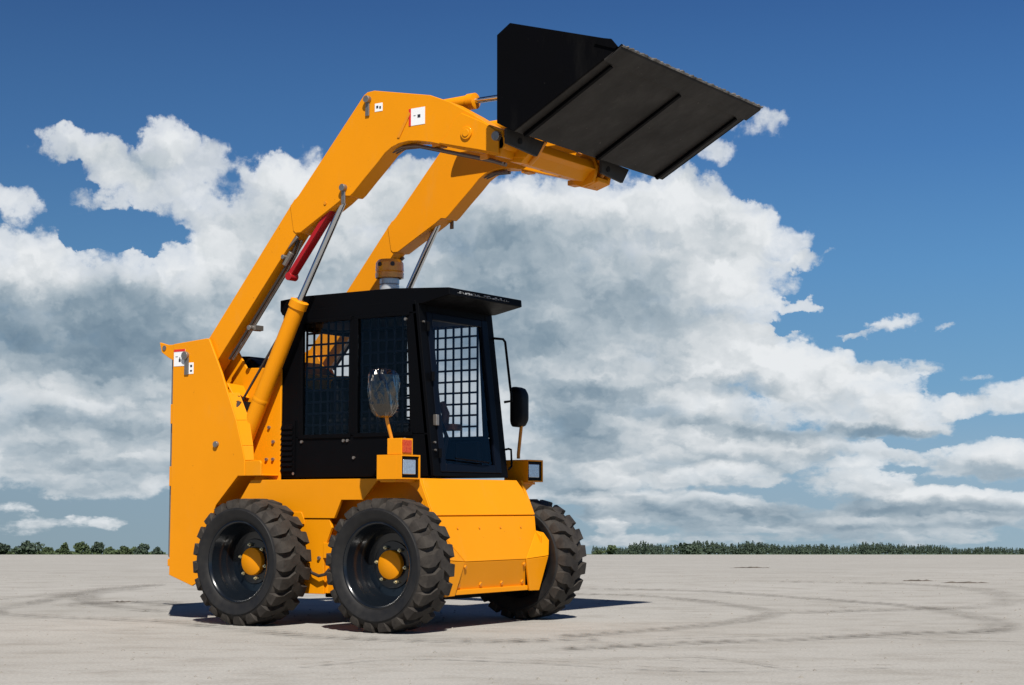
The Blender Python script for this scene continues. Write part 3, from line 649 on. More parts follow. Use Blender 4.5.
# lamp boxes and mirrors ------------------------------------------------------
for s in (-1, 1):
    lamp = MB(); yo = s * .80; yi = s * .61
    a, b = min(yo, yi), max(yo, yi)
    lamp.box((.50, a, .947), (.66, b, 1.100))
    # hood frame round the lens
    for (y0, y1, z0, z1) in ((a, a + .003, .947, 1.100), (b - .010, b, .947, 1.100), (a + .003, b - .010, 1.090, 1.100), (a + .003, b - .010, .947, .956)):
        lamp.box((.66, y0, z0), (.70, y1, z1))
    tb = a + .045 if s < 0 else a + .02
    lo_ = lamp.build('headlamp_box', 'orange', L, bevel=.003)
    mb = MB(); mb.box((.662, a + .0035, .957), (.694, b - .012, 1.088)); mb.build('lamp_bezel', 'black', lo_, bevel=.004)
    mb = MB(); mb.box((.690, a + .018, .978), (.699, b - .045, 1.070)); mb.build('lamp_lens', 'glasslens', lo_, bevel=.006)
    if s < 0:
        ub = MB(); ub.box((.575, a + .010, 1.101), (.690, a + .125, 1.203)); up_ = ub.build('indicator_box', 'orange', lo_, bevel=.003)
        MB().box((.6905, a + .014, 1.112), (.699, a + .105, 1.192)).build('indicator_lens', 'redlens', up_, bevel=.003)
    # bracket
    mb = MB(); mb.prismv([V((.52, s * .562, .948)), V((.64, s * .562, .948)), V((.64, s * .79, .946)), V((.52, s * .79, .946))], [V((.52, s * .562, .930)), V((.64, s * .562, .930)), V((.64, s * .79, .930)), V((.52, s * .79, .930))])
    if s > 0: mb.prismv([V((.628, s * .586, .929)), V((.628, s * .76, .929)), V((.628, s * .65, .875)), V((.628, s * .586, .80))], [V((.642, s * .586, .929)), V((.642, s * .76, .929)), V((.642, s * .65, .875)), V((.642, s * .586, .80))])
    mb.build('lamp_bracket', 'orange', L, bevel=.002)
def mirror(cx, cy, cz, w, h, yaw, name, wrapped):
    ca, sa = math.cos(yaw), math.sin(yaw)
    def T(x, y, z): return (cx + x * ca - y * sa, cy + x * sa + y * ca, cz + z)
    # rounded rectangle, local plane y-z, depth along x
    loop = []
    for (qx, qy, a0) in ((1, 1, 0), (-1, 1, 90), (-1, -1, 180), (1, -1, 270)):
        for k in range(6):
            a = R(a0 + 18 * k); r = min(w, h) * .26; loop.append((qx * (w / 2 - r) + r * math.cos(a), qy * (h / 2 - r) + r * math.sin(a)))
    rings = []
    for (x, sc_) in ((.0, 1), (.022, 1.0), (.045, .94), (.062, .78), (.068, .4)): rings.append([T(x, p[0] * sc_, p[1] * sc_) for p in loop])
    n = len(loop); mb = MB(); vs = [v for r_ in rings for v in r_]; fs = [tuple(range(n))]
    for i in range(len(rings) - 1):
        for k in range(n): fs.append((i * n + k, i * n + (k + 1) % n, (i + 1) * n + (k + 1) % n, (i + 1) * n + k))
    fs.append(tuple((len(rings) - 1) * n + k for k in range(n)))
    mb.add(vs, fs); o = mb.build('wing_mirror', 'black', L, smooth=True, angle=50)
    mb = MB(); mb.add([T(-.002, p[0] * .9, p[1] * .93) for p in loop], [tuple(range(n))]); mb.build('mirror_glass', 'steel', o)
    if wrapped:
        mb = MB(); rr = random.Random(5); vs = []; K = 28; rows = [(-.62, .30), (-.57, .62), (-.48, .86), (-.3, 1.08), (0, 1.14), (.25, 1.14), (.42, 1.08), (.53, .9), (.57, .3)]
        for (hz, sc_) in rows:
            for k in range(K):
                a = 2 * math.pi * k / K; rj = sc_ * (1 + (rr.random() - .5) * .16)
                vs.append(T(.03 + .055 * rj * math.sin(a), w * .52 * rj * math.cos(a), hz * h * (1 + (rr.random() - .5) * .03)))
        fs = [(i * K + k, i * K + (k + 1) % K, (i + 1) * K + (k + 1) % K, (i + 1) * K + k) for i in range(len(rows) - 1) for k in range(K)]
        mb.add(vs, fs); mb.build('plastic_wrap', 'wrap_film', o)
    return o
m1 = mirror(.56, -.84, 1.49, .19, .26, R(-12), 'near', True)
m1['label'] = 'mirror wrapped in crinkled clear plastic film'
m2 = mirror(.57, .655, 1.47, .19, .28, R(8), 'far', False)
MB().tube([(.60, -.75, 1.109), (.60, -.76, 1.16), (.585, -.80, 1.30), (.59, -.83, 1.38)], .0115, 10).build('mirror_stem', 'orange2', m1, smooth=True)
MB().tube([(.60, .64, 1.109), (.60, .64, 1.14), (.60, .66, 1.25), (.60, .68, 1.36)], .012, 10).build('mirror_stem', 'orange2', m2, smooth=True)

# beacon ------------------------------------------------------------------------
bc = MB(); bx_, by_ = -.03, -.02
def ring(prof, n=32):
    vs = []; m_ = len(prof)
    for k in range(n):
        a = 2 * math.pi * k / n
        for r, z in prof: vs.append((bx_ + r * math.cos(a), by_ + r * math.sin(a), z))
    return vs, [(k * m_ + j, k * m_ + j + 1, ((k + 1) % n) * m_ + j + 1, ((k + 1) % n) * m_ + j) for k in range(n) for j in range(m_ - 1)]
bc.add(*ring([(0, 2.205), (.10, 2.205), (.10, 2.225), (.075, 2.235), (.072, 2.24)])); beacon = bc.build('beacon', 'black', cab, smooth=True)
MB().add(*ring([(.066, 2.235), (.068, 2.25), (.068, 2.30), (.062, 2.305), (.068, 2.31), (.068, 2.345), (.0, 2.35)])).build('beacon_base', 'silver', beacon, smooth=True)
MB().add(*ring([(.080, 2.345), (.098, 2.350), (.100, 2.385), (.094, 2.390), (.099, 2.396), (.096, 2.455), (.078, 2.478), (.0, 2.484)])).build('beacon_lens', 'amber', beacon, smooth=True)
for k in range(2):
    a = R(-95 + 55 * k); MB().rod((bx_ + .08 * math.cos(a), by_ + .08 * math.sin(a), 2.44), (bx_ + .101 * math.cos(a), by_ + .101 * math.sin(a), 2.44), .016, 10).build('beacon_reflector', 'hose', beacon)

# labels -------------------------------------------------------------------------
def sticker(x0, z0, x1, z1, y, spec, name='warning_label'):
    mb = MB(); mb.box((x0, y, z0), (x1, y - .0015, z1), 0)
    for (a0, b0_, a1, b1, mi) in spec:
        mb.box((x0 + (x1 - x0) * a0, y - .0016, z0 + (z1 - z0) * b0_), (x0 + (x1 - x0) * a1, y - .003, z0 + (z1 - z0) * b1), mi)
    return mb.build(name, ['white', 'ink', 'labelred'], L)
sticker(-1.495, 1.765, -1.385, 1.885, -.6225, [(0, .86, 1, 1, 2), (.45, .25, .62, .42, 1), (.5, .42, .58, .52, 1), (.15, .55, .35, .58, 1)])
sticker(-1.345, 1.705, -1.300, 1.785, -.6225, [(.3, .6, .7, .8, 1), (.3, .2, .7, .35, 1)])
sticker(.585, 3.232, .715, 3.345, -.6105 + .010, [(0, 0, .13, 1, 2), (.55, .42, .72, .6, 1), (.3, .55, .42, .58, 1)])
sticker(.300, 3.365, .365, 3.42, -.6005, [(.2, .4, .45, .7, 1), (.6, .3, .8, .6, 1)])

# ------------------------------------------------------------------ debris on the ground
M['debris'] = mat('debris', (.10, .085, .07), .9, var=.5, vscale=8)
for (x, y, ln, ang, lab) in [(0.682, 7.978, 0.35, 0.1, 'dark scrap of earth nearest the treeline, left of the longer one'), (1.251, 7.79, 0.5, -0.1, 'longer dark scrap of earth on the ground near the right edge'), (-3.734, 12.969, 0.6, 0, 'thin dark scrap of earth farthest out on the plain'), (1.916, 3.147, 0.07, 0, 'tiny dark stone on the pale ground right of the tracks'), (-3.274, 0.576, 0.22, 0.1, 'small dark broken clod left of the rear wheel shadow')]:
    mb = MB(); rr = random.Random(x); n = 13; d = HR * math.cos(ang) + HF * math.sin(ang); nr = HF * math.cos(ang) - HR * math.sin(ang)
    rows = []
    for k in range(n):
        t = k / (n - 1); wd = ln * .10 * (math.sin(math.pi * t) ** .6) * (.5 + rr.random()) + .002; off = (rr.random() - .5) * ln * .05; hh = (.006 + .016 * rr.random()) * min(1, ln * 3) * math.sin(math.pi * t) ** .5
        c = d * (ln * (t - .5)) + nr * off; rows.append([c - nr * wd - V((0, 0, .003)), c - nr * wd * .4 + V((0, 0, hh)), c + nr * wd * .5 + V((0, 0, hh * .8)), c + nr * wd - V((0, 0, .003))])
    mb.add([p for r_ in rows for p in r_], [(i * 4 + j, i * 4 + j + 1, (i + 1) * 4 + j + 1, (i + 1) * 4 + j) for i in range(n - 1) for j in range(3)])
    o = mb.build('earth_clod', 'debris', None); o.location = V((x, y, gz(x, y)))
    tag(o, lab, 'clod', 'small dark clods on the dusty ground')

rr = random.Random(33); mb = MB()
for k in range(1500):
    u = 4.5 + 15 * rr.random() ** .8; v = (rr.random() - .5) * .72 * u; p = V(at(u, v)); s_ = .004 + .010 * rr.random() ** 3
    vs_l = [p + V((math.cos(a) * s_ * (.7 + .6 * rr.random()), math.sin(a) * s_ * (.7 + .6 * rr.random()), 0)) for a in (0, 1.26, 2.5, 3.8, 5.0)] + [p + V((0, 0, s_ * .8))]
    mb.add(vs_l, [(i, (i + 1) % 5, 5) for i in range(5)])
M['grit'] = mat('grit', (.22, .205, .18), .9)
tag(mb.build('gravel_grit', 'grit'), 'fine loose grit scattered over the pale ground', kind='stuff')
# ------------------------------------------------------------------ far trees
M['leaf'] = mat('leaf_green', (.034, .058, .028), .8, var=.5, vscale=.8, var2=(.075, .105, .032))
M['leaf2'] = mat('leaf_dark', (.034, .055, .043), .8, var=.5, vscale=.5, var2=(.045, .07, .032))
M['bark'] = mat('bark', (.09, .07, .05), .9)
def blob_tree(u, v, h, w, seed, label, group=None, mt='leaf', lobes=8, name='broadleaf_tree'):
    rr = random.Random(seed); root = empty(name, at(u, v))
    mb = MB(); mb.tube([(0, 0, -.3), (.05, .02, h * .25), (0, 0, h * .6)], [h * .035, h * .028, h * .012], 7); mb.build('trunk', 'bark', root)
    mb = MB(); L_ = []
    for k in range(lobes):
        a = rr.random() * 6.28; q = rr.random() ** .5 * 1.25
        L_.append((V((math.cos(a) * q * w * .33, math.sin(a) * q * w * .33, h * (.14 + .52 * rr.random()))), (w * (.20 + .14 * rr.random()), h * (.20 + .12 * rr.random()))))
    L_.append((V((0, 0, h * .72)), (w * .22, h * .24)))
    for c, (rw, rh) in L_:
        for k in range(90):
            d = V((rr.gauss(0, 1), rr.gauss(0, 1), rr.gauss(0, 1))).normalized() * (.55 + .5 * rr.random())
            p = c + V((d.x * rw, d.y * rw, d.z * rh)); 
            if p.z < .1: p.z = .1
            s_ = h * .085 * (.6 + rr.random()); a = V((rr.gauss(0, 1), rr.gauss(0, 1), rr.gauss(0, 1))).normalized(); b = a.orthogonal().normalized(); c2 = a.cross(b)
            mb.add([p + b * s_, p + c2 * s_, p - b * s_ * .9, p - c2 * s_], [(0, 1, 2, 3)])
    mb.build('crown', mt, root)
    tag(root, label, 'tree', group); return root
for (u, v, h, w, sd, lab, mt) in [(700, -212.8, 5.03, 6.7, 1, 'dark bushy tree cut by the left edge of the photo', 'leaf2'), (700, -201.9, 5.86, 10.89, 2, 'widest round dark tree, left of the low bushes near the left edge', 'leaf2'), (720, -199.1, 3.45, 5.17, 3, 'small low bush right of the widest round tree', 'leaf'), (720, -193.5, 2.59, 4.31, 4, 'lowest bush of the left row, before the small upright tree', 'leaf'), (700, -185.6, 5.03, 2.93, 5, 'slim upright little tree in the left row', 'leaf'), (700, -178.9, 5.45, 5.86, 6, 'light green rounded tree beside a darker twin', 'leaf'), (700, -172.6, 5.45, 5.45, 7, 'dark rounded tree directly right of a light green one', 'leaf2'), (720, -171.9, 3.45, 4.31, 8, 'small dark bush right of the dark rounded tree', 'leaf'), (710, -164.0, 3.82, 5.95, 9, 'broad low tree in the middle of the right group of the left row', 'leaf'), (710, -159.3, 3.4, 5.1, 16, 'low olive tree touching the round dark tree near the loader', 'leaf'), (700, -153.7, 4.61, 5.86, 10, 'round dark tree, second from the loader in the left row', 'leaf2'), (700, -147.5, 3.35, 4.61, 12, 'small tree directly left of the loader tower', 'leaf2'), (700, 41.1, 4.19, 3.77, 13, 'round green tree just right of the front tyre on the horizon', 'leaf'), (720, 37.1, 2.15, 5.17, 14, 'very low bush between the front tyre and the round tree', 'leaf'), (880, 90.1, 6.32, 13.69, 15, 'taller clump rising above the woodland strip', 'leaf2')]:
    blob_tree(u, v, h, w, sd, lab, 'trees along the far edge of the plain', mt)
# low scrub between the left trees
rr = random.Random(21); mb = MB()
for k in range(2600):
    px = -12 + 180 * rr.random(); u = 715 + 12 * rr.random(); v = (px - 512) / 1670.9 * u; hh = (1.0 + .9 * math.sin(px * .19) ** 2 + .6 * math.sin(px * .07)) * .9
    p = V(at(u, v)) + V((0, 0, rr.random() * hh)); s_ = .28 + .3 * rr.random(); n_ = V((rr.gauss(0, 1), rr.gauss(0, 1), rr.gauss(0, .6))).normalized(); q = n_.orthogonal().normalized(); r2 = n_.cross(q)
    mb.add([p + q * s_, p + r2 * s_, p - q * s_, p - r2 * s_], [(0, 1, 2, 3)])
tag(mb.build('scrub', 'leaf'), 'low green scrub along the foot of the left row of trees', kind='stuff')
# continuous woodland to the right
rr = random.Random(11); mb = MB()
def conifer(u, v, h, w):
    b = V(at(u, v))
    for k in range(42):
        t = rr.random() ** .8; rad = w * .5 * (1 - t) ** .7 * (.5 + .6 * rr.random()); a = rr.random() * 6.28
        p = b + V((math.cos(a) * rad, math.sin(a) * rad, h * (.06 + .92 * t))); s_ = h * .085 * (1.15 - .7 * t) * (.6 + .8 * rr.random())
        n = V((rr.gauss(0, 1), rr.gauss(0, 1), rr.gauss(0, .6))).normalized(); q = n.orthogonal().normalized(); r2 = n.cross(q)
        mb.add([p + q * s_, p + r2 * s_, p - q * s_, p - r2 * s_], [(0, 1, 2, 3)])
U0 = 900
for k in range(1100):
    px = 592 + 438 * rr.random(); v = (px - 512) / 1670.9 * U0; 
    prof = 11.2 * (1 - .45 * max(0, (px - 860) / 170)) * (.62 if px < 628 else 1) * (1.12 if 640 < px < 725 else 1) * (.82 + .12 * math.sin(px * .11) + .12 * math.sin(px * .043 + 1))
    hh = prof / 1670.9 * U0 * (.78 + .36 * rr.random() ** 2); du = rr.random() * 40
    conifer(U0 + du, v * (1 + du / U0), hh * 1.02 + .7, hh * .55)
for k in range(2300):                                   # the wood goes on past both sides of the view
    px = 1030 + 1500 * rr.random() if k % 2 else -25 - 1500 * rr.random(); v = (px - 512) / 1670.9 * U0
    hh = 5.2 * (.75 + .2 * math.sin(px * .03) + .15 * math.sin(px * .011)) * (.75 + .4 * rr.random()); conifer(U0 + rr.random() * 40, v, hh, hh * .6)
tag(mb.build('woodland', 'leaf2'), 'long low strip of dark woodland on the right horizon', kind='stuff')

# ------------------------------------------------------------------ sun and sky
TO_SUN = V((.603, -.618, 1.0)).normalized()
sl = bpy.data.lights.new('sun', 'SUN'); sl.energy = 4.9; sl.angle = R(.53); sl.color = (1.0, .955, .89)
so = bpy.data.objects.new('sun', sl); COL.objects.link(so); so.rotation_euler = TO_SUN.to_track_quat('Z', 'Y').to_euler(); so.location = (0, 0, 30)
w = bpy.data.worlds.new('World'); sc.world = w; w.use_nodes = True; nt = w.node_tree
for n in list(nt.nodes): nt.nodes.remove(n)
N = nt.nodes.new; Lk = nt.links.new
def ma(op, a, b=None, c=None, clamp=False):
    n = N('ShaderNodeMath'); n.operation = op; n.use_clamp = clamp
    for i, q in enumerate((a, b, c)):
        if q is None: continue
        if isinstance(q, (int, float)): n.inputs[i].default_value = q
        else: Lk(q, n.inputs[i])
    return n.outputs[0]
def vm(op, a, b=None, c=None, out=0):
    n = N('ShaderNodeVectorMath'); n.operation = op
    for i, q in enumerate((a, b, c)):
        if q is None: continue
        if isinstance(q, (tuple, list)): n.inputs[i].default_value = q
        else: Lk(q, n.inputs[i])
    return n.outputs[out]
def maprange(v, a, b, c, d, smooth=False):
    n = N('ShaderNodeMapRange'); n.interpolation_type = 'SMOOTHSTEP' if smooth else 'LINEAR'
    Lk(v, n.inputs[0])
    for i, q in enumerate((a, b, c, d)): n.inputs[i + 1].default_value = q
    return n.outputs[0]
def nz(vec, scale, det, rough=.55, out='Fac', lac=2.0, dim='2D'):
    n = N('ShaderNodeTexNoise'); n.noise_dimensions = dim; n.inputs['Scale'].default_value = scale; n.inputs['Detail'].default_value = det; n.inputs['Roughness'].default_value = rough
    n.inputs['Lacunarity'].default_value = lac
    Lk(vec, n.inputs['Vector']); return n.outputs[out]
tc = N('ShaderNodeTexCoord'); D = tc.outputs['Generated']
fh = vm('DOT_PRODUCT', D, tuple(HF), out=1); rh = vm('DOT_PRODUCT', D, tuple(HR), out=1)
sep = N('ShaderNodeSeparateXYZ'); Lk(D, sep.inputs[0])
az = ma('MULTIPLY', ma('ARCTAN2', rh, fh), 57.2958); el = ma('MULTIPLY', ma('ARCSINE', sep.outputs[2]), 57.2958)
cb = N('ShaderNodeCombineXYZ'); Lk(az, cb.inputs[0]); Lk(el, cb.inputs[1]); P = cb.outputs[0]
# flatten towards the horizon: noise space
elc = ma('MAXIMUM', el, -2.2)
eln = ma('ADD', ma('MULTIPLY', elc, .62), ma('MULTIPLY', ma('LOGARITHM', ma('ADD', elc, 4.2), 2.718), 6.0))
cn = N('ShaderNodeCombineXYZ'); Lk(az, cn.inputs[0]); Lk(eln, cn.inputs[1]); Q = cn.outputs[0]
w1 = vm('SUBTRACT', nz(Q, .28, 3, .5, 'Color'), (.5, .5, .5)); w2 = vm('SUBTRACT', nz(Q, 1.1, 5, .6, 'Color'), (.5, .5, .5))
flat = maprange(el, -1.5, 6, .25, 1.0)
wsum = vm('ADD', vm('MULTIPLY', w1, (2.0, 1.4, 0)), vm('MULTIPLY', w2, (1.1, .9, 0)))
fv = N('ShaderNodeCombineXYZ'); fv.inputs[0].default_value = 1; Lk(flat, fv.inputs[1])
PW = vm('ADD', P, vm('MULTIPLY', wsum, fv.outputs[0]))
def blobs(lst, soft=False):
    acc = None
    for (ax, ey, rx_, ry_, wt) in lst:
        q = vm('MULTIPLY_ADD', PW, (1 / rx_, 1 / ry_, 0), (-ax / rx_, -ey / ry_, 0))
        d2 = vm('DOT_PRODUCT', q, q, out=1); k = ma('SUBTRACT', 1.0, d2, None, True)
        acc = ma('MULTIPLY', k, wt) if acc is None else ma('MULTIPLY_ADD', k, wt, acc)
    return acc
dens = blobs([(-14.89, 11.94, 1.48, 0.67, 0.8), (-13.56, 11.34, 1.68, 0.87, 0.85), (-12.09, 12.24, 1.34, 1.01, 0.9), (-10.57, 11.47, 1.88, 1.08, 0.7), (-8.37, 11.54, 1.14, 0.6, 0.55), (-6.82, 10.91, 2.69, 1.28, 0.9), (-4.41, 10.85, 2.02, 1.14, 0.75), (-2.85, 10.8, 1.68, 1.21, 0.65), (-12.39, 10.5, 2.02, 0.87, 0.8), (-14.51, 9.98, 1.21, 0.54, 0.45), (-16.99, 9.83, 1.14, 0.67, 0.8), (-16.24, 8.03, 3.09, 1.41, 0.9), (-15.22, 5.82, 5.04, 2.35, 1.0), (-8.98, 6.97, 5.71, 3.7, 1.1), (-7.31, 9.37, 4.37, 2.22, 0.85), (-13.54, 3.19, 7.39, 2.35, 1.0), (-15.11, 1.52, 5.71, 1.34, 0.5), (-6.22, 2.92, 5.04, 3.02, 0.8), (-12.83, 0.61, 3.7, 0.54, 0.4), (-14.14, 1.2, 5.38, 0.47, 0.2), (-13.61, 8.99, 1.68, 0.5, -1.1), (-12.36, 9.3, 1.68, 0.4, -0.6), (-13.36, 9.8, 2.02, 0.27, -0.3), (-13.87, -0.55, 1.21, 0.37, 0.58), (-16.39, -0.06, 1.08, 0.4, 0.52), (-16.25, -0.68, 1.68, 0.44, 0.56), (-1.11, 9.11, 4.03, 2.69, 1.0), (3.05, 9.44, 4.7, 2.52, 1.1), (5.82, 10.25, 2.69, 1.21, 0.9), (7.18, 9.55, 2.02, 1.34, 0.9), (8.7, 9.0, 2.08, 1.01, 0.8), (10.04, 8.33, 1.21, 0.34, 0.6), (-1.1, 5.68, 6.05, 3.02, 1.0), (4.4, 6.01, 5.38, 2.69, 1.1), (6.65, 8.2, 2.02, 1.34, 0.6), (8.0, 7.66, 2.08, 1.01, 0.8), (9.68, 6.92, 1.28, 0.24, 0.6), (7.8, 5.29, 3.02, 1.21, 0.9), (9.81, 4.65, 2.35, 1.08, 0.9), (11.46, 3.82, 2.69, 1.34, 1.0), (13.57, 3.19, 1.81, 0.81, 0.9), (15.02, 3.3, 0.87, 0.4, 0.5), (12.74, 2.6, 2.55, 0.4, 0.7), (13.11, 4.37, 2.02, 0.27, 0.4), (9.84, 6.24, 2.02, 0.27, -0.8), (11.85, 7.24, 2.02, 1.34, -0.4), (4.38, 2.93, 7.39, 2.02, 1.0), (1.64, 1.23, 3.02, 1.34, 0.8), (6.41, 2.24, 4.03, 0.87, 0.8), (9.43, 1.82, 4.37, 0.81, 0.7), (7.07, 1.02, 3.02, 0.6, 0.8), (3.69, 0.89, 2.02, 1.01, 0.6), (11.72, 0.67, 2.22, 0.87, 0.9), (15.77, 1.52, 3.7, 0.81, 0.85), (16.22, 0.3, 4.03, 0.44, 0.8), (13.99, 0.27, 2.35, 0.54, 0.6), (16.62, 3.48, 1.75, 0.74, 0.75), (13.71, 2.09, 1.21, 0.17, -0.4), (16.27, 2.43, 1.68, 0.27, -0.4), (13.36, 1.13, 1.14, 0.2, -0.45), (6.05, 0.11, 4.03, 0.47, 0.7), (3.0, 0.04, 2.02, 0.6, 0.7), (3.4, -0.7, 0.94, 0.3, 0.5), (9.73, -0.39, 10.08, 0.54, 0.75), (12.99, -0.85, 9.41, 0.47, 0.55), (4.35, -1.14, 4.7, 0.34, 0.5), (14.62, -0.19, 4.7, 0.34, 0.5), (8.66, 12.77, 1.21, 0.57, 0.5), (6.52, 12.09, 1.68, 0.74, 0.5), (12.99, 6.21, 1.21, 0.5, 0.5), (14.67, 6.0, 0.54, 0.3, 0.48), (11.83, 5.8, 0.81, 0.17, 0.35), (13.12, 4.67, 2.35, 0.27, 0.3), (15.69, 4.22, 1.34, 0.17, 0.3)])
dark = blobs([(-15.21, 5.65, 6.38, 2.08, 0.58), (-14.38, 11.14, 4.03, 2.02, 0.07), (-15.77, 2.5, 5.38, 1.68, 0.08), (-10.94, 4.4, 5.04, 1.68, 0.22), (-12.31, 6.89, 4.03, 1.68, 0.08), (-13.19, 2.2, 6.05, 1.34, 0.24), (-15.14, 2.67, 3.02, 0.54, 0.1), (-7.28, 7.0, 3.7, 3.02, 0.2), (-15.09, 0.86, 7.39, 0.87, 0.22), (-9.69, 9.32, 3.02, 1.34, 0.09), (-3.88, 9.94, 1.34, 1.68, 0.12), (-14.39, 11.47, 2.35, 1.01, 0.06), (-1.97, 7.05, 5.04, 3.36, 0.33), (1.66, 8.25, 4.7, 2.22, 0.28), (1.65, 5.34, 5.71, 1.55, 0.28), (4.41, 7.03, 3.02, 1.75, 0.24), (-1.11, 9.79, 2.02, 1.34, 0.14), (6.49, 9.05, 2.02, 0.81, 0.06), (5.07, 4.02, 5.04, 0.54, 0.4), (4.38, 2.59, 5.04, 1.14, 0.28), (1.64, 2.26, 2.69, 2.35, 0.3), (10.11, 2.42, 5.04, 0.44, 0.46), (12.41, 2.47, 2.35, 0.24, 0.2), (9.09, 1.22, 5.71, 0.87, 0.26), (9.73, -0.19, 12.77, 0.67, 0.46), (15.92, 1.19, 2.69, 0.54, 0.22), (4.35, -1.07, 8.74, 0.54, 0.3), (14.6, -1.01, 8.74, 0.54, 0.34), (3.02, 3.62, 2.02, 0.67, 0.18), (1.64, 0.55, 1.68, 1.01, 0.18), (3.68, 0.45, 3.02, 0.27, 0.2), (7.07, 0.48, 2.69, 0.2, 0.2)])
def puffs(lst):
    acc = None
    for (ax, ey, rx_, ry_, wt) in lst:
        q = vm('MULTIPLY_ADD', PW, (1 / rx_, 1 / ry_, 0), (-ax / rx_, -ey / ry_, 0))
        d2_ = vm('DOT_PRODUCT', q, q, out=1); k = ma('SUBTRACT', 1.0, d2_, None, True)
        yy = vm('DOT_PRODUCT', q, (.18 * wt, 1.0 * wt, 0), out=1)
        yy = ma('ADD', yy, .22 * wt)
        acc = ma('MULTIPLY', k, yy) if acc is None else ma('MULTIPLY_ADD', k, yy, acc)
    return acc
puf = ma('MULTIPLY', puffs([(-14.89, 11.84, 1.68, 1.01, 0.25), (-12.09, 12.07, 1.68, 1.28, 0.28), (-8.53, 11.2, 1.55, 1.14, 0.2), (-6.64, 10.74, 2.35, 1.48, 0.2), (-16.76, 9.55, 1.34, 1.01, 0.3), (-16.39, 7.69, 3.02, 1.48, 0.36), (-12.99, 7.71, 2.69, 1.34, 0.22), (-10.33, 7.78, 3.02, 1.68, 0.18), (-15.15, 3.34, 3.36, 0.67, 0.2), (-12.22, 2.71, 2.69, 0.54, 0.16), (-15.44, 2.18, 2.69, 0.47, 0.22), (-16.06, 1.45, 3.02, 0.34, 0.15), (-12.52, 1.47, 2.02, 0.3, 0.18), (-13.88, 3.92, 4.03, 0.4, 0.14), (-0.42, 9.96, 2.35, 1.68, 0.12), (3.75, 10.28, 2.35, 1.68, 0.22), (6.5, 9.9, 2.02, 1.48, 0.22), (8.87, 8.83, 2.02, 1.34, 0.3), (7.66, 6.99, 2.35, 1.48, 0.3), (4.76, 7.37, 2.69, 1.68, 0.14), (1.66, 6.37, 3.02, 1.34, 0.12), (8.47, 4.77, 2.69, 1.48, 0.3), (10.47, 4.07, 2.35, 1.61, 0.42), (12.76, 3.37, 2.35, 1.28, 0.42), (14.05, 3.02, 1.34, 0.74, 0.3), (6.09, 3.44, 1.88, 0.94, 0.5), (8.78, 3.25, 1.14, 0.67, 0.3), (4.39, 3.79, 2.02, 0.81, 0.2), (3.69, 2.25, 1.48, 0.81, 0.35), (6.07, 2.08, 2.22, 0.74, 0.42), (8.43, 1.83, 1.68, 0.47, 0.25), (5.22, 1.57, 1.34, 0.47, 0.4), (7.24, 0.95, 2.42, 0.67, 0.6), (3.0, 0.89, 1.34, 0.81, 0.4), (2.32, 0.04, 1.21, 0.54, 0.45), (4.87, 0.21, 2.02, 0.4, 0.4), (7.06, 0.14, 2.02, 0.34, 0.35), (11.99, 0.67, 2.08, 1.01, 0.6), (15.77, 1.45, 2.35, 0.81, 0.4), (16.37, 0.3, 3.02, 0.44, 0.5), (13.99, 0.21, 1.68, 0.47, 0.4), (16.62, 3.41, 1.48, 0.67, 0.3), (3.4, -0.7, 0.87, 0.3, 0.4), (11.37, -0.52, 2.69, 0.27, 0.2), (14.93, -0.45, 2.69, 0.27, 0.25), (8.39, -0.8, 2.35, 0.24, 0.2), (-13.87, -0.55, 1.08, 0.34, 0.3), (-16.32, -0.38, 1.34, 0.74, 0.25), (13.05, 6.21, 1.01, 0.47, 0.3)]), 1.25)
def bil(vec, scale, det=2.0, rough=.5):
    n = N('ShaderNodeTexVoronoi'); n.feature = 'SMOOTH_F1'; n.voronoi_dimensions = '2D'; n.inputs['Scale'].default_value = scale; n.inputs['Detail'].default_value = det
    n.inputs['Roughness'].default_value = rough; n.inputs['Lacunarity'].default_value = 2.1; n.inputs['Smoothness'].default_value = .35; n.normalize = True
    Lk(vec, n.inputs['Vector']); return n.outputs['Distance']
QW = vm('ADD', Q, vm('MULTIPLY', w2, (1.6, 1.6, 0)))
bl = bil(QW, .42, 2.0, .5)                                     # 0 in the middle of a billow
fb = nz(Q, .8, 8, .62)
outf = maprange(ma('MAXIMUM', ma('ABSOLUTE', az), ma('ADD', el, 4.0)), 22, 30, 0, 1, True)
gen = maprange(nz(D, 2.6, 3, .55, dim='3D'), .60, .70, 0, .8, True)
dens = ma('MULTIPLY_ADD', outf, gen, dens)
gate = maprange(dens, .0, .22, 0, 1)
d2 = ma('ADD', ma('MINIMUM', dens, 1.3), ma('MULTIPLY', gate, ma('ADD', ma('MULTIPLY', ma('SUBTRACT', .36, bl), .95), ma('MULTIPLY', ma('SUBTRACT', fb, .5), 1.0))))
alpha = ma('ADD', ma('MULTIPLY', maprange(d2, .22, .62, 0, 1, True), .80), ma('MULTIPLY', maprange(d2, .5, 1.15, 0, 1, True), .20))
offn = vm('ADD', Q, (.5, .9, 0)); r1 = nz(Q, .36, 5, .5); r2 = nz(offn, .36, 5, .5)
rel = ma('MULTIPLY', ma('SUBTRACT', r1, r2), .45)
bl2 = bil(vm('ADD', QW, (.14, .34, 0)), .42, 2.0, .5)
rel2 = ma('MULTIPLY', ma('SUBTRACT', bl2, bl), 0.9)
thin = maprange(d2, .3, 1.2, .07, -.05)
br = ma('ADD', ma('ADD', ma('SUBTRACT', .83, dark), ma('ADD', ma('ADD', rel, rel2), puf)), thin, None, True)
ramp = N('ShaderNodeValToRGB'); Lk(br, ramp.inputs[0]); cr = ramp.color_ramp
cr.elements[0].position = 0.0; cr.elements[0].color = (.14, .215, .29, 1)
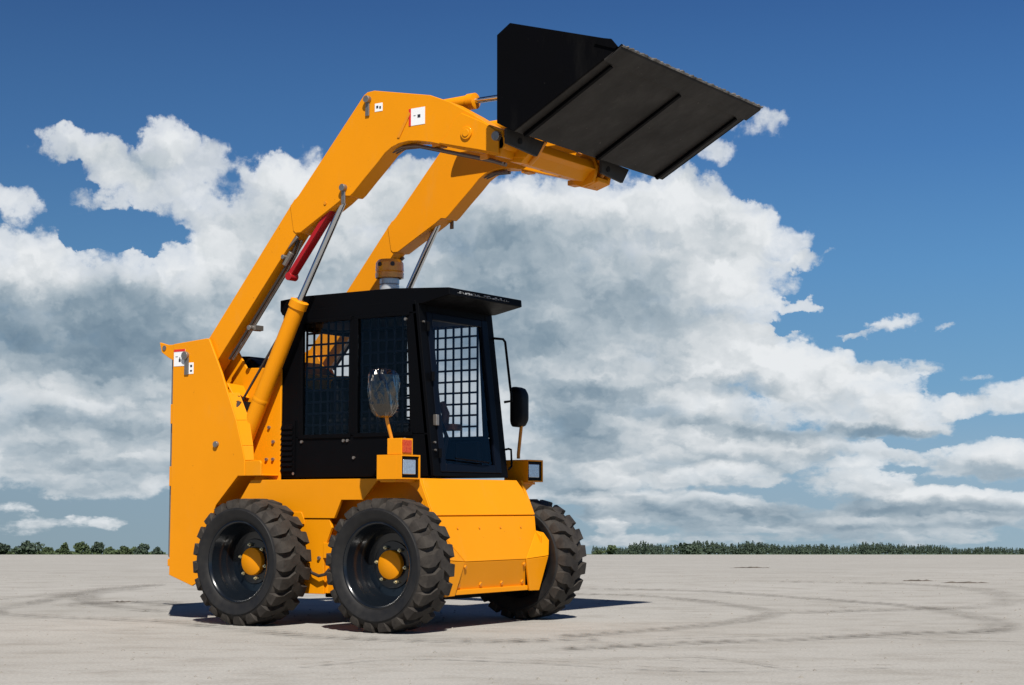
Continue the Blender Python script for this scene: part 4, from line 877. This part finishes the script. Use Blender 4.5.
cr.elements[1].position = 1.0; cr.elements[1].color = (.79, .815, .835, 1)
e = cr.elements.new(.25); e.color = (.23, .31, .38, 1)
e = cr.elements.new(.5); e.color = (.40, .47, .525, 1)
e = cr.elements.new(.75); e.color = (.62, .66, .69, 1)
sky = N('ShaderNodeTexSky'); sky.sky_type = 'NISHITA'; sky.sun_disc = False
sky.sun_elevation = math.asin(TO_SUN.z); sky.sun_rotation = math.atan2(TO_SUN.x, TO_SUN.y)
sky.air_density = 1.0; sky.dust_density = .3; sky.ozone_density = 2.0
sr = N('ShaderNodeValToRGB'); Lk(maprange(el, -2, 38, 0, 1), sr.inputs[0]); sk = sr.color_ramp
pts_ = [(-2, (0.26, 0.38, 0.465)), (1, (0.205, 0.35, 0.495)), (4, (0.115, 0.29, 0.5)), (8, (0.075, 0.235, 0.48)), (12, (0.042, 0.16, 0.4)), (17, (0.022, 0.096, 0.29)), (24, (0.013, 0.06, 0.2)), (38, (0.007, 0.03, 0.11))]
sk.elements[0].position = (pts_[0][0] + 2) / 40; sk.elements[0].color = (*pts_[0][1], 1)
sk.elements[1].position = (pts_[-1][0] + 2) / 40; sk.elements[1].color = (*pts_[-1][1], 1)
for (e_, c_) in pts_[1:-1]:
    q = sk.elements.new((e_ + 2) / 40); q.color = (*c_, 1)
azf = maprange(az, -18, 18, 0.85, 1.12)
tint = N('ShaderNodeVectorMath'); tint.operation = 'SCALE'; Lk(sr.outputs[0], tint.inputs[0]); Lk(azf, tint.inputs['Scale'])
nsc = N('ShaderNodeVectorMath'); nsc.operation = 'SCALE'; Lk(sky.outputs[0], nsc.inputs[0]); nsc.inputs['Scale'].default_value = .8
tsc = N('ShaderNodeVectorMath'); tsc.operation = 'SCALE'; Lk(tint.outputs[0], tsc.inputs[0]); tsc.inputs['Scale'].default_value = 10.0
hs = N('ShaderNodeMix'); hs.data_type = 'RGBA'; hs.inputs[0].default_value = .88; Lk(nsc.outputs[0], hs.inputs[6]); Lk(tsc.outputs[0], hs.inputs[7])
bs = N('ShaderNodeBackground'); Lk(hs.outputs[2], bs.inputs[0]); bs.inputs[1].default_value = .0775
bcl = N('ShaderNodeBackground'); Lk(ramp.outputs[0], bcl.inputs[0]); bcl.inputs[1].default_value = .775
mx = N('ShaderNodeMixShader'); Lk(alpha, mx.inputs[0]); Lk(bs.outputs[0], mx.inputs[1]); Lk(bcl.outputs[0], mx.inputs[2])
wo = N('ShaderNodeOutputWorld'); Lk(mx.outputs[0], wo.inputs[0])
w.cycles.sampling_method = 'MANUAL'; w.cycles.sample_map_resolution = 512

vs = sc.view_settings; vs.view_transform = 'Standard'; vs.look = 'None'; vs.exposure = .4; vs.gamma = 1
sc.display_settings.display_device = 'sRGB'
sc.cycles.max_bounces = 8; sc.cycles.transparent_max_bounces = 24
sc.cycles.use_denoising = True
